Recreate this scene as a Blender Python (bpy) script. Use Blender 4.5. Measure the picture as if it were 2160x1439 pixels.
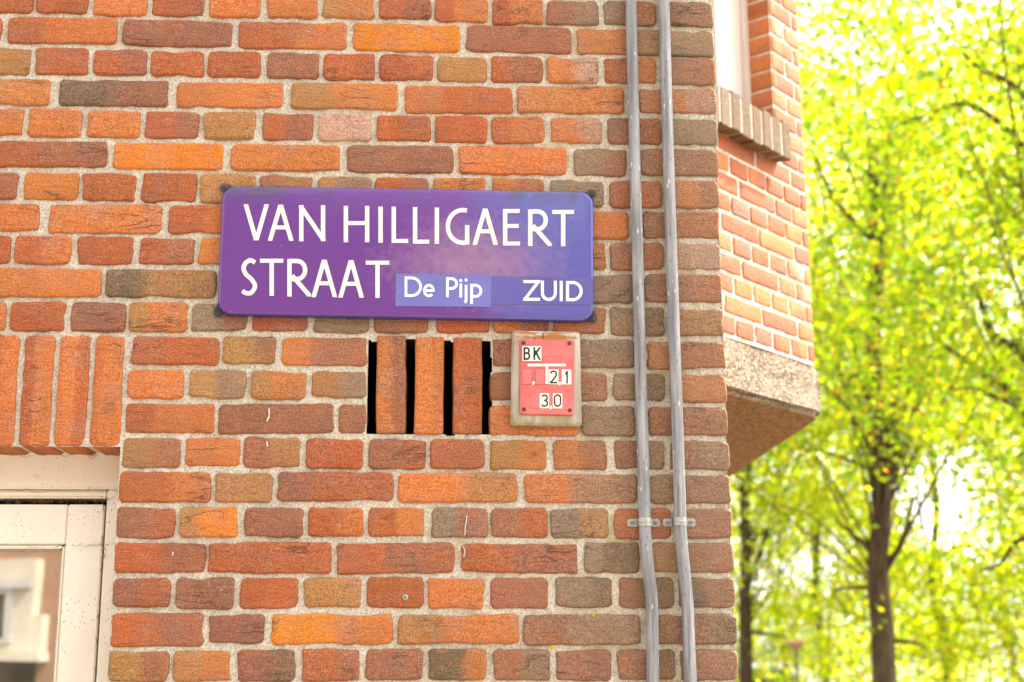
import bpy, bmesh, math, random
import numpy as np
from mathutils import Vector, Matrix

for o in list(bpy.data.objects):
    bpy.data.objects.remove(o)
SC = bpy.context.scene
COL = SC.collection
random.seed(11)
RNG = np.random.default_rng(7)
R_ = math.radians

# ------------------------------------------------------------------ camera
FPX, CX, CY = 3000.0, 1080.0, 719.5          # 50 mm lens, measured on a 2160 px wide frame
PITCH, YAW, ROLL = R_(12.717), R_(2.920), R_(-0.205)
CAM = Vector((0.0, -2.548, 1.60))
_f = Vector((math.sin(YAW) * math.cos(PITCH), math.cos(YAW) * math.cos(PITCH), math.sin(PITCH)))
_r0 = Vector((math.cos(YAW), -math.sin(YAW), 0))
_u0 = _r0.cross(_f)
RT = math.cos(ROLL) * _r0 + math.sin(ROLL) * _u0
UP = -math.sin(ROLL) * _r0 + math.cos(ROLL) * _u0
FW = _f
cd = bpy.data.cameras.new('camera')
cam = bpy.data.objects.new('camera', cd)
COL.objects.link(cam)
m3 = Matrix((RT, UP, -FW)).transposed()
cam.matrix_world = Matrix.Translation(CAM) @ m3.to_4x4()
cd.sensor_width = 36.0
cd.lens = 50.0
cd.clip_start = 0.05
cd.clip_end = 2000
cd.dof.use_dof = True
cd.dof.focus_distance = 2.63
cd.dof.aperture_fstop = 4.2
SC.camera = cam

# ------------------------------------------------------------------ sky, sun, exposure
SUN_AZ, SUN_EL = R_(68), R_(53)              # azimuth from +Y towards +X
w = bpy.data.worlds.new('World')
SC.world = w
w.use_nodes = True
wn = w.node_tree
wn.nodes.clear()
sky = wn.nodes.new('ShaderNodeTexSky')
sky.sky_type = 'NISHITA'
sky.sun_disc = False
sky.sun_elevation = SUN_EL
sky.sun_rotation = SUN_AZ
sky.air_density = 1.0
sky.dust_density = 4.0
sky.ozone_density = 1.0
hsv = wn.nodes.new('ShaderNodeHueSaturation')
hsv.inputs['Saturation'].default_value = 0.22    # thin high cloud whitens the whole sky
bg = wn.nodes.new('ShaderNodeBackground')
bg.inputs['Strength'].default_value = 0.15
wo = wn.nodes.new('ShaderNodeOutputWorld')
wn.links.new(sky.outputs[0], hsv.inputs['Color'])
wn.links.new(hsv.outputs[0], bg.inputs['Color'])
wn.links.new(bg.outputs[0], wo.inputs['Surface'])
sd = bpy.data.lights.new('sun', 'SUN')
sd.energy = 2.6
sd.angle = R_(0.53)
sd.color = (1.0, 0.94, 0.86)
sun = bpy.data.objects.new('sun', sd)
COL.objects.link(sun)
SUNV = Vector((math.sin(SUN_AZ) * math.cos(SUN_EL), math.cos(SUN_AZ) * math.cos(SUN_EL), math.sin(SUN_EL)))
sun.rotation_euler = SUNV.to_track_quat('Z', 'Y').to_euler()
sun.location = SUNV * 30
SC.view_settings.view_transform = 'Standard'
SC.view_settings.look = 'None'
SC.view_settings.gamma = 1.0
SC.view_settings.use_curve_mapping = False
SC.view_settings.exposure = 2.55
SC.render.resolution_x = 1024
SC.render.resolution_y = 682

# ------------------------------------------------------------------ helpers
def ray(px, py):
    return (FW + RT * ((px - CX) / FPX) - UP * ((py - CY) / FPX))

def at_y(px, py, Y=0.0):
    d = ray(px, py)
    return CAM + d * ((Y - CAM.y) / d.y)

def on_plane(px, py, p, n):
    d = ray(px, py)
    return CAM + d * ((p - CAM).dot(n) / d.dot(n))

def at_depth(px, py, dist):                  # point at a horizontal distance from the camera
    d = ray(px, py)
    return CAM + d * (dist / math.hypot(d.x, d.y))

def tag(o, label=None, cat=None, group=None, kind=None):
    if label: o['label'] = label
    if cat: o['category'] = cat
    if group: o['group'] = group
    if kind: o['kind'] = kind
    return o

WLOC = {}
def empty(name, loc, parent=None):
    o = bpy.data.objects.new(name, None)
    COL.objects.link(o)
    o.empty_display_size = 0.1
    WLOC[o.name] = Vector(loc)
    if parent:
        o.parent = parent
        o.location = Vector(loc) - WLOC[parent.name]
    else:
        o.location = loc
    return o

def mesh_obj(name, verts, faces, mat, parent=None, origin=None, smooth=False, cols=None):
    """verts in world space; linked as one mesh object"""
    v = np.array([tuple(p) for p in verts], dtype=float).reshape(-1, 3)
    if origin is None:
        origin = Vector((v[:, 0].mean(), v[:, 1].mean(), v[:, 2].min()))
    origin = Vector(origin)
    me = bpy.data.meshes.new(name)
    me.from_pydata((v - np.array(origin)).tolist(), [], [list(f) for f in faces])
    if smooth:
        me.polygons.foreach_set('use_smooth', [True] * len(me.polygons))
    if cols is not None:
        cols = np.array(cols, dtype=np.float32)
        for nm, q in (('tone', cols[:, :4]), ('tone_b', cols[:, 4:])):
            a = me.color_attributes.new(nm, 'FLOAT_COLOR', 'POINT')
            a.data.foreach_set('color', np.ascontiguousarray(q).ravel())
    if mat: me.materials.append(mat)
    me.update()
    o = bpy.data.objects.new(name, me)
    COL.objects.link(o)
    WLOC[o.name] = origin
    if parent:
        o.parent = parent
        o.location = origin - WLOC[parent.name]
    else:
        o.location = origin
    return o

class MB:
    """collects shapes for one mesh"""
    def __init__(s): s.v = []; s.f = []
    def add(s, vs, fs):
        b = len(s.v)
        s.v += [Vector(p) for p in vs]
        s.f += [[i + b for i in f] for f in fs]
    def hexa(s, p):                           # 8 corners: 0-3 bottom loop, 4-7 top loop
        s.add(p, [(3, 2, 1, 0), (4, 5, 6, 7), (0, 1, 5, 4), (1, 2, 6, 5), (2, 3, 7, 6), (3, 0, 4, 7)])
    def box(s, a, b):
        x0, y0, z0 = a; x1, y1, z1 = b
        s.hexa([(x0, y0, z0), (x1, y0, z0), (x1, y1, z0), (x0, y1, z0), (x0, y0, z1), (x1, y0, z1), (x1, y1, z1), (x0, y1, z1)])
    def bevbox(s, a, b, c):
        """box with chamfered edges (c)"""
        bm = bmesh.new()
        r = bmesh.ops.create_cube(bm, size=1)
        A, B = Vector(a), Vector(b)
        for q in bm.verts:
            q.co = Vector([(A[i] + B[i]) / 2 + q.co[i] * (B[i] - A[i]) for i in range(3)])
        bmesh.ops.bevel(bm, geom=bm.edges[:], offset=c, segments=2, affect='EDGES')
        bm.verts.index_update()
        s.add([q.co.copy() for q in bm.verts], [[q.index for q in f.verts] for f in bm.faces])
        bm.free()
    def prism(s, poly, off):
        """poly: 3-D loop, off: extrusion vector"""
        n = len(poly)
        P = [Vector(p) for p in poly]
        off = Vector(off)
        s.add(P + [p + off for p in P], [list(range(n))[::-1], list(range(n, 2 * n))] + [(i, (i + 1) % n, n + (i + 1) % n, n + i) for i in range(n)])
    def tube(s, pts, rad, n=12, cap=True):
        pts = [Vector(p) for p in pts]
        if not isinstance(rad, (list, tuple)): rad = [rad] * len(pts)
        b = len(s.v)
        prev = None
        for i, p in enumerate(pts):
            t = (pts[min(i + 1, len(pts) - 1)] - pts[max(i - 1, 0)]).normalized()
            if prev is None:
                prev = t.orthogonal().normalized()
            prev = (prev - t * prev.dot(t)).normalized()
            q = t.cross(prev)
            for k in range(n):
                a = 2 * math.pi * k / n
                s.v.append(p + (prev * math.cos(a) + q * math.sin(a)) * rad[i])
        for i in range(len(pts) - 1):
            for k in range(n):
                s.f.append([b + i * n + k, b + i * n + (k + 1) % n, b + (i + 1) * n + (k + 1) % n, b + (i + 1) * n + k])
        if cap:
            s.f.append([b + k for k in range(n)][::-1])
            s.f.append([b + (len(pts) - 1) * n + k for k in range(n)])
    def lathe(s, c, prof, axis=(0, 0, 1), n=16):
        """prof: (radius, height along the axis)"""
        ax = Vector(axis).normalized()
        e = ax.orthogonal().normalized(); g = ax.cross(e)
        b = len(s.v); c = Vector(c)
        for r, h in prof:
            for k in range(n):
                a = 2 * math.pi * k / n
                s.v.append(c + ax * h + (e * math.cos(a) + g * math.sin(a)) * r)
        for i in range(len(prof) - 1):
            for k in range(n):
                s.f.append([b + i * n + k, b + i * n + (k + 1) % n, b + (i + 1) * n + (k + 1) % n, b + (i + 1) * n + k])
        s.f.append([b + k for k in range(n)][::-1])
        s.f.append([b + (len(prof) - 1) * n + k for k in range(n)])
    def build(s, name, mat, parent=None, origin=None, smooth=False):
        return mesh_obj(name, s.v, s.f, mat, parent, origin, smooth)

# ---- lattice noise
def vnoise(x, y, cell, seed):
    r = np.random.default_rng(seed)
    L = r.random((256, 256))
    u = x / cell; v = y / cell
    i = np.floor(u).astype(int); j = np.floor(v).astype(int)
    a = u - i; b = v - j
    a = a * a * (3 - 2 * a); b = b * b * (3 - 2 * b)
    g = lambda p, q: L[p % 256, q % 256]
    return (g(i, j) * (1 - a) * (1 - b) + g(i + 1, j) * a * (1 - b) + g(i, j + 1) * (1 - a) * b + g(i + 1, j + 1) * a * b) - 0.5

# ------------------------------------------------------------------ materials
class Mat:
    def __init__(s, name, rough=0.8, spec=0.3):
        s.m = bpy.data.materials.new(name)
        s.m.use_nodes = True
        s.t = s.m.node_tree
        s.p = s.t.nodes['Principled BSDF']
        s.p.inputs['Roughness'].default_value = rough
        s.p.inputs['Specular IOR Level'].default_value = spec
        s.pos = s.n('ShaderNodeNewGeometry').outputs['Position']
    def n(s, k, **kw):
        q = s.t.nodes.new(k)
        for a, b in kw.items(): setattr(q, a, b)
        return q
    def l(s, a, b): s.t.links.new(a, b)
    def put(s, sock, v):
        if hasattr(v, 'is_linked') or isinstance(v, bpy.types.NodeSocket): s.l(v, sock)
        elif isinstance(v, (tuple, list)): sock.default_value = (*v, 1.0) if len(v) == 3 and sock.type == 'RGBA' else v
        else: sock.default_value = v
    def noise(s, scale, detail=3, rough=0.55, vec=None, dist=0.0, out=0):
        q = s.n('ShaderNodeTexNoise')
        q.inputs['Scale'].default_value = scale
        q.inputs['Detail'].default_value = detail
        q.inputs['Roughness'].default_value = rough
        q.inputs['Distortion'].default_value = dist
        s.l(vec if vec is not None else s.pos, q.inputs['Vector'])
        return q.outputs[out]
    def vor(s, scale, vec=None, out='Distance', feature='F1', rnd=1.0):
        q = s.n('ShaderNodeTexVoronoi', feature=feature)
        q.inputs['Scale'].default_value = scale
        q.inputs['Randomness'].default_value = rnd
        s.l(vec if vec is not None else s.pos, q.inputs['Vector'])
        return q.outputs[out]
    def stretch(s, sx, sy, sz, vec=None):
        q = s.n('ShaderNodeVectorMath', operation='MULTIPLY')
        s.l(vec if vec is not None else s.pos, q.inputs[0]); q.inputs[1].default_value = (sx, sy, sz)
        return q.outputs[0]
    def ramp(s, fac, a, b, lo=0.0, hi=1.0):
        q = s.n('ShaderNodeMapRange')
        s.l(fac, q.inputs['Value'])
        q.inputs['From Min'].default_value = a; q.inputs['From Max'].default_value = b
        q.inputs['To Min'].default_value = lo; q.inputs['To Max'].default_value = hi
        return q.outputs[0]
    def math(s, op, a, b=None):
        q = s.n('ShaderNodeMath', operation=op)
        s.put(q.inputs[0], a)
        if b is not None: s.put(q.inputs[1], b)
        return q.outputs[0]
    def mix(s, fac, a, b, mode='MIX'):
        q = s.n('ShaderNodeMix', data_type='RGBA', blend_type=mode)
        s.put(q.inputs[0], fac); s.put(q.inputs[6], a); s.put(q.inputs[7], b)
        return q.outputs[2]
    def attr(s, name):
        q = s.n('ShaderNodeAttribute'); q.attribute_name = name
        return q.outputs['Color']
    def sep(s):
        q = s.n('ShaderNodeSeparateXYZ'); s.l(s.pos, q.inputs[0])
        return q.outputs
    def bump(s, h, strength, dist, prev=None):
        q = s.n('ShaderNodeBump')
        q.inputs['Strength'].default_value = strength
        q.inputs['Distance'].default_value = dist
        s.l(h, q.inputs['Height'])
        if prev is not None: s.l(prev, q.inputs['Normal'])
        return q.outputs[0]
    def color(s, c): s.put(s.p.inputs['Base Color'], c)
    def normal(s, v): s.l(v, s.p.inputs['Normal'])

PAL = {'R': (.325, .089, .029), 'O': (.435, .139, .037), 'B': (.525, .163, .018), 'M': (.245, .098, .052), 'T': (.325, .156, .052),
       'G': (.215, .148, .088), 'P': (.405, .235, .160), 'K': (.130, .088, .046), 'S': (.112, .072, .028)}
MORTAR_C = (.47, .405, .29)

def brick_material(name, island=False, specks=True):
    M = Mat(name, 0.86, 0.25)
    if island:
        rnd = M.n('ShaderNodeNewGeometry').outputs['Random Per Island']
        cr = M.n('ShaderNodeValToRGB')
        M.l(rnd, cr.inputs[0])
        e = cr.color_ramp
        e.interpolation = 'CONSTANT'
        keys = 'ROMRTOGRMOBRP'
        e.elements[0].color = (*PAL['R'], 1)
        e.elements[1].position = 1 / len(keys); e.elements[1].color = (*PAL['O'], 1)
        for i, k in enumerate(keys[2:], 2):
            q = e.elements.new(i / len(keys)); q.color = (*PAL[k], 1)
        base = cr.outputs[0]
    else:
        at = M.n('ShaderNodeAttribute'); at.attribute_name = 'tone'
        a2 = M.n('ShaderNodeAttribute'); a2.attribute_name = 'tone_b'
        k = M.math('ADD', at.outputs['Alpha'], M.ramp(M.noise(34, 4, .65), .25, .75, -.45, .45))
        base = M.mix(M.ramp(k, .22, .78, 0, .75), at.outputs['Color'], a2.outputs['Color'])
    # broad fire marks, sandy bloom, grain
    n1 = M.noise(16, 4, .6)
    n2 = M.noise(48, 3, .6, dist=0.6)
    n3 = M.noise(420, 2, .6)
    n4 = M.noise(900, 1, .5)
    hs = M.n('ShaderNodeHueSaturation')
    M.l(base, hs.inputs['Color'])
    hs.inputs['Saturation'].default_value = 0.88
    M.put(hs.inputs['Value'], 0.82)
    c = M.mix(M.ramp(n1, .46, .66, 0, .8), base, hs.outputs[0])
    c = M.mix(M.ramp(n2, .54, .76, 0, .28), c, (.40, .23, .11))
    c = M.mix(M.ramp(n2, .30, .42, .38, 0), c, (.44, .115, .026))
    grit = M.ramp(n3, .34, .66, .58, 1.40)
    q = M.n('ShaderNodeVectorMath', operation='SCALE'); M.l(c, q.inputs[0]); M.l(grit, q.inputs['Scale'])
    c = q.outputs[0]
    if specks:
        v = M.vor(330)
        vm = M.noise(30, 2)
        c = M.mix(M.math('MULTIPLY', M.ramp(v, .12, .24, 1, 0), M.ramp(vm, .40, .60, .0, .6)), c, (.62, .46, .36))
        v2 = M.vor(150)
        c = M.mix(M.math('MULTIPLY', M.ramp(v2, .05, .11, .9, 0), M.ramp(n1, .35, .6, 1, .1)), c, (.05, .035, .022))
    rid = M.math('ABSOLUTE', M.math('SUBTRACT', M.noise(17, 3, .55, vec=M.stretch(.45, 1, 1.7), dist=.5), .5))
    crs = M.math('MULTIPLY', M.ramp(rid, .004, .016, 1, 0), M.ramp(M.noise(8, 2), .56, .66))
    c = M.mix(M.math('MULTIPLY', crs, .62), c, (.085, .040, .018))
    M.color(c)
    st = M.noise(60, 4, .6, vec=M.stretch(.35, 1, 1.3), dist=1.2)
    h = M.bump(st, 0.7, 0.007)
    h = M.bump(M.math('SUBTRACT', 1.0, crs), .8, .003, h)
    h = M.bump(n3, 0.35, 0.0012, h)
    h = M.bump(n4, 0.35, 0.0007, h)
    M.normal(h)
    return M.m

BRICK = brick_material('brick_clay')
BRICK_FAR = brick_material('brick_clay_far', island=True)

def mortar_material():
    M = Mat('lime_mortar', 0.95, 0.15)
    n1 = M.noise(9, 4, .6); n2 = M.noise(260, 3, .65); n3 = M.noise(700, 2, .6)
    c = M.mix(M.ramp(n1, .3, .7), (.51, .465, .355), (.59, .55, .44))
    c = M.mix(M.ramp(n2, .35, .65), M.mix(.75, c, (.32, .27, .19)), M.mix(.5, c, (.74, .69, .57)))
    v = M.vor(210)
    c = M.mix(M.ramp(v, .12, .26, .8, 0), c, (.13, .11, .075))
    x, y, z = M.sep()
    al = M.math('MULTIPLY', M.ramp(M.noise(14, 4, .65), .50, .66), M.ramp(x, -.15, .30, .10, 1.0))
    c = M.mix(M.math('MULTIPLY', al, .62), c, (.32, .255, .075))
    dk = M.ramp(M.noise(22, 4, .7), .60, .74, 0, .6)
    c = M.mix(M.math('MULTIPLY', dk, M.ramp(M.noise(2.2, 2), .45, .62)), c, (.10, .09, .06))
    M.color(c)
    h = M.bump(n2, .8, .002)
    h = M.bump(n3, .5, .001, h)
    M.normal(h)
    return M.m
MORTAR = mortar_material()

def enamel_material():
    M = Mat('blue_enamel', 0.16, 0.5)
    x, y, z = M.sep()
    violet, blue, haze = (.115, .036, .205), (.085, .085, .29), (.27, .165, .25)
    nb = M.noise(5, 4, .6); nf = M.noise(60, 5, .7, dist=.1); ns = M.noise(12, 3, .6, vec=M.stretch(1, 1, .35))
    a = M.math('ADD', M.ramp(x, .02, .20), M.ramp(nb, .3, .7, -.28, .28))
    c = M.mix(M.ramp(a, .2, .75), violet, blue)
    l = M.math('ADD', M.ramp(x, -.585, -.47, 1, 0), M.ramp(nf, .35, .65, -.5, .35))
    c = M.mix(M.ramp(l, .35, 1.1, 0, .55), c, (.13, .07, .30))
    # fading and reflected sheen painted into the colour across the middle
    dx = M.math('MULTIPLY', M.math('SUBTRACT', x, SHEEN[0]), 4.2)
    dz = M.math('MULTIPLY', M.math('SUBTRACT', z, SHEEN[1]), 8.0)
    rr = M.math('SQRT', M.math('ADD', M.math('MULTIPLY', dx, dx), M.math('MULTIPLY', dz, dz)))
    b = M.math('ADD', M.ramp(rr, .15, 1.1, 1.0, 0), M.ramp(nf, .35, .65, -.16, .16))
    c = M.mix(M.ramp(b, .3, 1.15, 0, .85), c, haze)
    # algae runs along the top edge, rim stays deep blue
    top = M.ramp(z, SIGN_TOP - .035, SIGN_TOP - .004)
    c = M.mix(M.math('MULTIPLY', top, M.ramp(ns, .52, .64, 0, .75)), c, (.055, .06, .075))
    rim = M.ramp(y, -.0205, -.018)
    c = M.mix(rim, c, (.040, .038, .22))
    scr = M.ramp(M.noise(40, 2, .5, vec=M.stretch(9, 1, 1.2)), .745, .775, 0, .8)
    c = M.mix(M.math('MULTIPLY', scr, M.ramp(M.noise(4, 2), .5, .6)), c, (.55, .5, .48))
    v = M.vor(36)
    c = M.mix(M.ramp(v, .018, .03, .8, 0), c, (.6, .55, .5))
    M.color(c)
    M.put(M.p.inputs['Roughness'], M.ramp(nf, .3, .7, .10, .26))
    M.normal(M.bump(M.noise(90, 3, .6), .12, .002))
    return M.m

def plain(name, col, rough=.6, spec=.3, var=.12, scale=40, bump=.0, metal=0.0):
    M = Mat(name, rough, spec)
    n = M.noise(scale, 4, .6)
    a = tuple(max(0, k * (1 - var)) for k in col); b = tuple(min(1, k * (1 + var)) for k in col)
    M.color(M.mix(M.ramp(n, .3, .7), a, b))
    M.p.inputs['Metallic'].default_value = metal
    if bump: M.normal(M.bump(M.noise(scale * 6, 3), .5, bump))
    return M.m

def paint_material():
    M = Mat('cream_paint', .45, .4)
    n = M.noise(7, 4, .6)
    c = M.mix(M.ramp(n, .3, .7), (.73, .67, .535), (.79, .75, .635))
    v = M.vor(120); g = M.noise(11, 3, .6)
    c = M.mix(M.math('MULTIPLY', M.ramp(v, .10, .19, .9, 0), M.ramp(g, .42, .58)), c, (.12, .095, .05))
    th = M.noise(75, 2, .5, dist=3.0)
    line = M.math('ABSOLUTE', M.math('SUBTRACT', th, .5))
    c = M.mix(M.math('MULTIPLY', M.ramp(line, .004, .010, .75, 0), M.ramp(M.noise(38, 2), .60, .66)), c, (.16, .13, .08))
    M.color(c)
    M.normal(M.bump(M.noise(180, 3, vec=M.stretch(1, 1, .2)), .15, .001))
    return M.m

def pipe_material():
    M = Mat('weathered_grey_pipe', .58, .3)
    s = M.noise(160, 3, .6, vec=M.stretch(1, 1, .05))
    b = M.noise(14, 3, .6, vec=M.stretch(1, 1, .4))
    c = M.mix(M.ramp(s, .3, .7), (.13, .128, .125), (.36, .355, .345))
    c = M.mix(M.ramp(b, .45, .65, 0, .5), c, (.145, .138, .138))
    v = M.vor(130, vec=M.stretch(1, 1, .35))
    c = M.mix(M.ramp(v, .10, .2, .75, 0), c, (.10, .09, .09))
    v = M.vor(85, vec=M.stretch(1, 1, .3))
    c = M.mix(M.ramp(v, .08, .15, .75, 0), c, (.66, .63, .57))
    M.color(c)
    M.normal(M.bump(s, .25, .001))
    return M.m

def wood_material():
    M = Mat('weathered_wood', .9, .15)
    g = M.noise(55, 5, .65, vec=M.stretch(1, 1, .09), dist=.6)
    c = M.mix(M.ramp(g, .3, .7), (.24, .205, .15), (.50, .45, .36))
    x, y, z = M.sep()
    fl = M.math('MULTIPLY', M.ramp(M.noise(60, 4, .6, vec=M.stretch(.35, 1, 1.4)), .47, .56), M.ramp(z, BOARD_TOP - .034, BOARD_TOP - .014))
    c = M.mix(fl, c, (.34, .135, .04))
    mo = M.math('MULTIPLY', M.ramp(M.noise(50, 3), .42, .6), M.ramp(z, BOARD_BOT + .012, BOARD_BOT + .03, 1, 0))
    c = M.mix(M.math('MULTIPLY', mo, .5), c, (.25, .22, .04))
    M.color(c)
    M.normal(M.bump(g, .7, .004))
    return M.m

def concrete_material():
    M = Mat('pebble_concrete', .9, .12)
    cell = M.vor(140, out='Color')
    sp = M.n('ShaderNodeSeparateColor'); M.l(cell, sp.inputs[0])
    cr = M.n('ShaderNodeValToRGB'); M.l(sp.outputs[0], cr.inputs[0])
    e = cr.color_ramp; e.interpolation = 'CONSTANT'
    cols = [(.30, .23, .15), (.25, .15, .065), (.36, .29, .20), (.14, .10, .065), (.34, .22, .10), (.26, .21, .15), (.42, .36, .27), (.18, .11, .05)]
    e.elements[0].color = (*cols[0], 1); e.elements[1].position = .125; e.elements[1].color = (*cols[1], 1)
    for i, k in enumerate(cols[2:], 2): e.elements.new(i / 8).color = (*k, 1)
    d = M.vor(140)
    c = M.mix(M.ramp(d, .42, .66), cr.outputs[0], (.09, .075, .055))
    c = M.mix(M.ramp(M.noise(6, 3), .4, .7, 0, .35), c, (.30, .25, .18))
    M.color(c)
    M.normal(M.bump(M.ramp(d, .2, .7, 1, 0), .5, .003))
    return M.m

def shaded_soffit_material():
    M = Mat('shaded_aggregate', .95, .1)  # brown aggregate, darkened to carry the shade beneath the slab
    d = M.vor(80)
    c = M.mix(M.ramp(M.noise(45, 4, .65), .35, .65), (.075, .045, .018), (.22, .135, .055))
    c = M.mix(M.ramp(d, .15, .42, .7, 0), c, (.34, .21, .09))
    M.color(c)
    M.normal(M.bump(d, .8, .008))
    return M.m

def leaf_material(name, a, b, c3, tm):
    M = Mat(name, .5, .35)
    rnd = M.n('ShaderNodeNewGeometry').outputs['Random Per Island']
    cr = M.n('ShaderNodeValToRGB'); M.l(rnd, cr.inputs[0])
    e = cr.color_ramp
    e.elements[0].color = (*a, 1); e.elements[1].color = (*c3, 1)
    e.elements.new(.6).color = (*b, 1)
    e.elements.new(.96).color = (*c3, 1)
    e.elements.new(.985).color = (.22, .13, .02, 1)
    e.elements[-1].color = (.20, .12, .02, 1)
    M.l(cr.outputs[0], M.p.inputs['Base Color'])
    tr = M.n('ShaderNodeBsdfTranslucent')
    g = M.n('ShaderNodeMix', data_type='RGBA', blend_type='MULTIPLY'); g.inputs[0].default_value = 1
    M.l(cr.outputs[0], g.inputs[6]); g.inputs[7].default_value = (*tm, 1)
    M.l(g.outputs[2], tr.inputs['Color'])
    mx = M.n('ShaderNodeMixShader'); mx.inputs[0].default_value = .62
    out = M.t.nodes['Material Output']
    M.l(M.p.outputs[0], mx.inputs[1]); M.l(tr.outputs[0], mx.inputs[2]); M.l(mx.outputs[0], out.inputs['Surface'])
    return M.m

def bark_material():
    M = Mat('bark', .95, .15)
    g = M.noise(18, 5, .65, vec=M.stretch(1, 1, .2), dist=.5)
    c = M.mix(M.ramp(g, .3, .7), (.030, .019, .010), (.105, .064, .035))
    c = M.mix(M.ramp(M.noise(3, 3), .5, .7, 0, .4), c, (.09, .10, .04))
    M.color(c)
    M.normal(M.bump(g, .8, .03))
    return M.m

def glass_material(name, refl=.45):
    M = Mat(name, .02, .5)
    gl = M.n('ShaderNodeBsdfGlossy'); gl.inputs['Roughness'].default_value = .015
    gl.inputs['Color'].default_value = (.95, .94, .92, 1)
    M.l(M.bump(M.noise(3.2, 1), .03, .01), gl.inputs['Normal'])
    tr = M.n('ShaderNodeBsdfTransparent'); tr.inputs['Color'].default_value = (.75, .78, .75, 1)
    m1 = M.n('ShaderNodeMixShader'); m1.inputs[0].default_value = refl
    M.l(tr.outputs[0], m1.inputs[1]); M.l(gl.outputs[0], m1.inputs[2])
    df = M.n('ShaderNodeBsdfDiffuse'); df.inputs['Color'].default_value = (.34, .29, .20, 1)
    v = M.vor(150)
    dust = M.math('ADD', M.math('MULTIPLY', M.ramp(v, .1, .2, .7, 0), M.ramp(M.noise(12, 3), .45, .62)), M.ramp(M.noise(9, 4, .6), .3, .75, .06, .30))
    m2 = M.n('ShaderNodeMixShader'); M.l(dust, m2.inputs[0])
    M.l(m1.outputs[0], m2.inputs[1]); M.l(df.outputs[0], m2.inputs[2])
    M.l(m2.outputs[0], M.t.nodes['Material Output'].inputs['Surface'])
    return M.m

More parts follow.
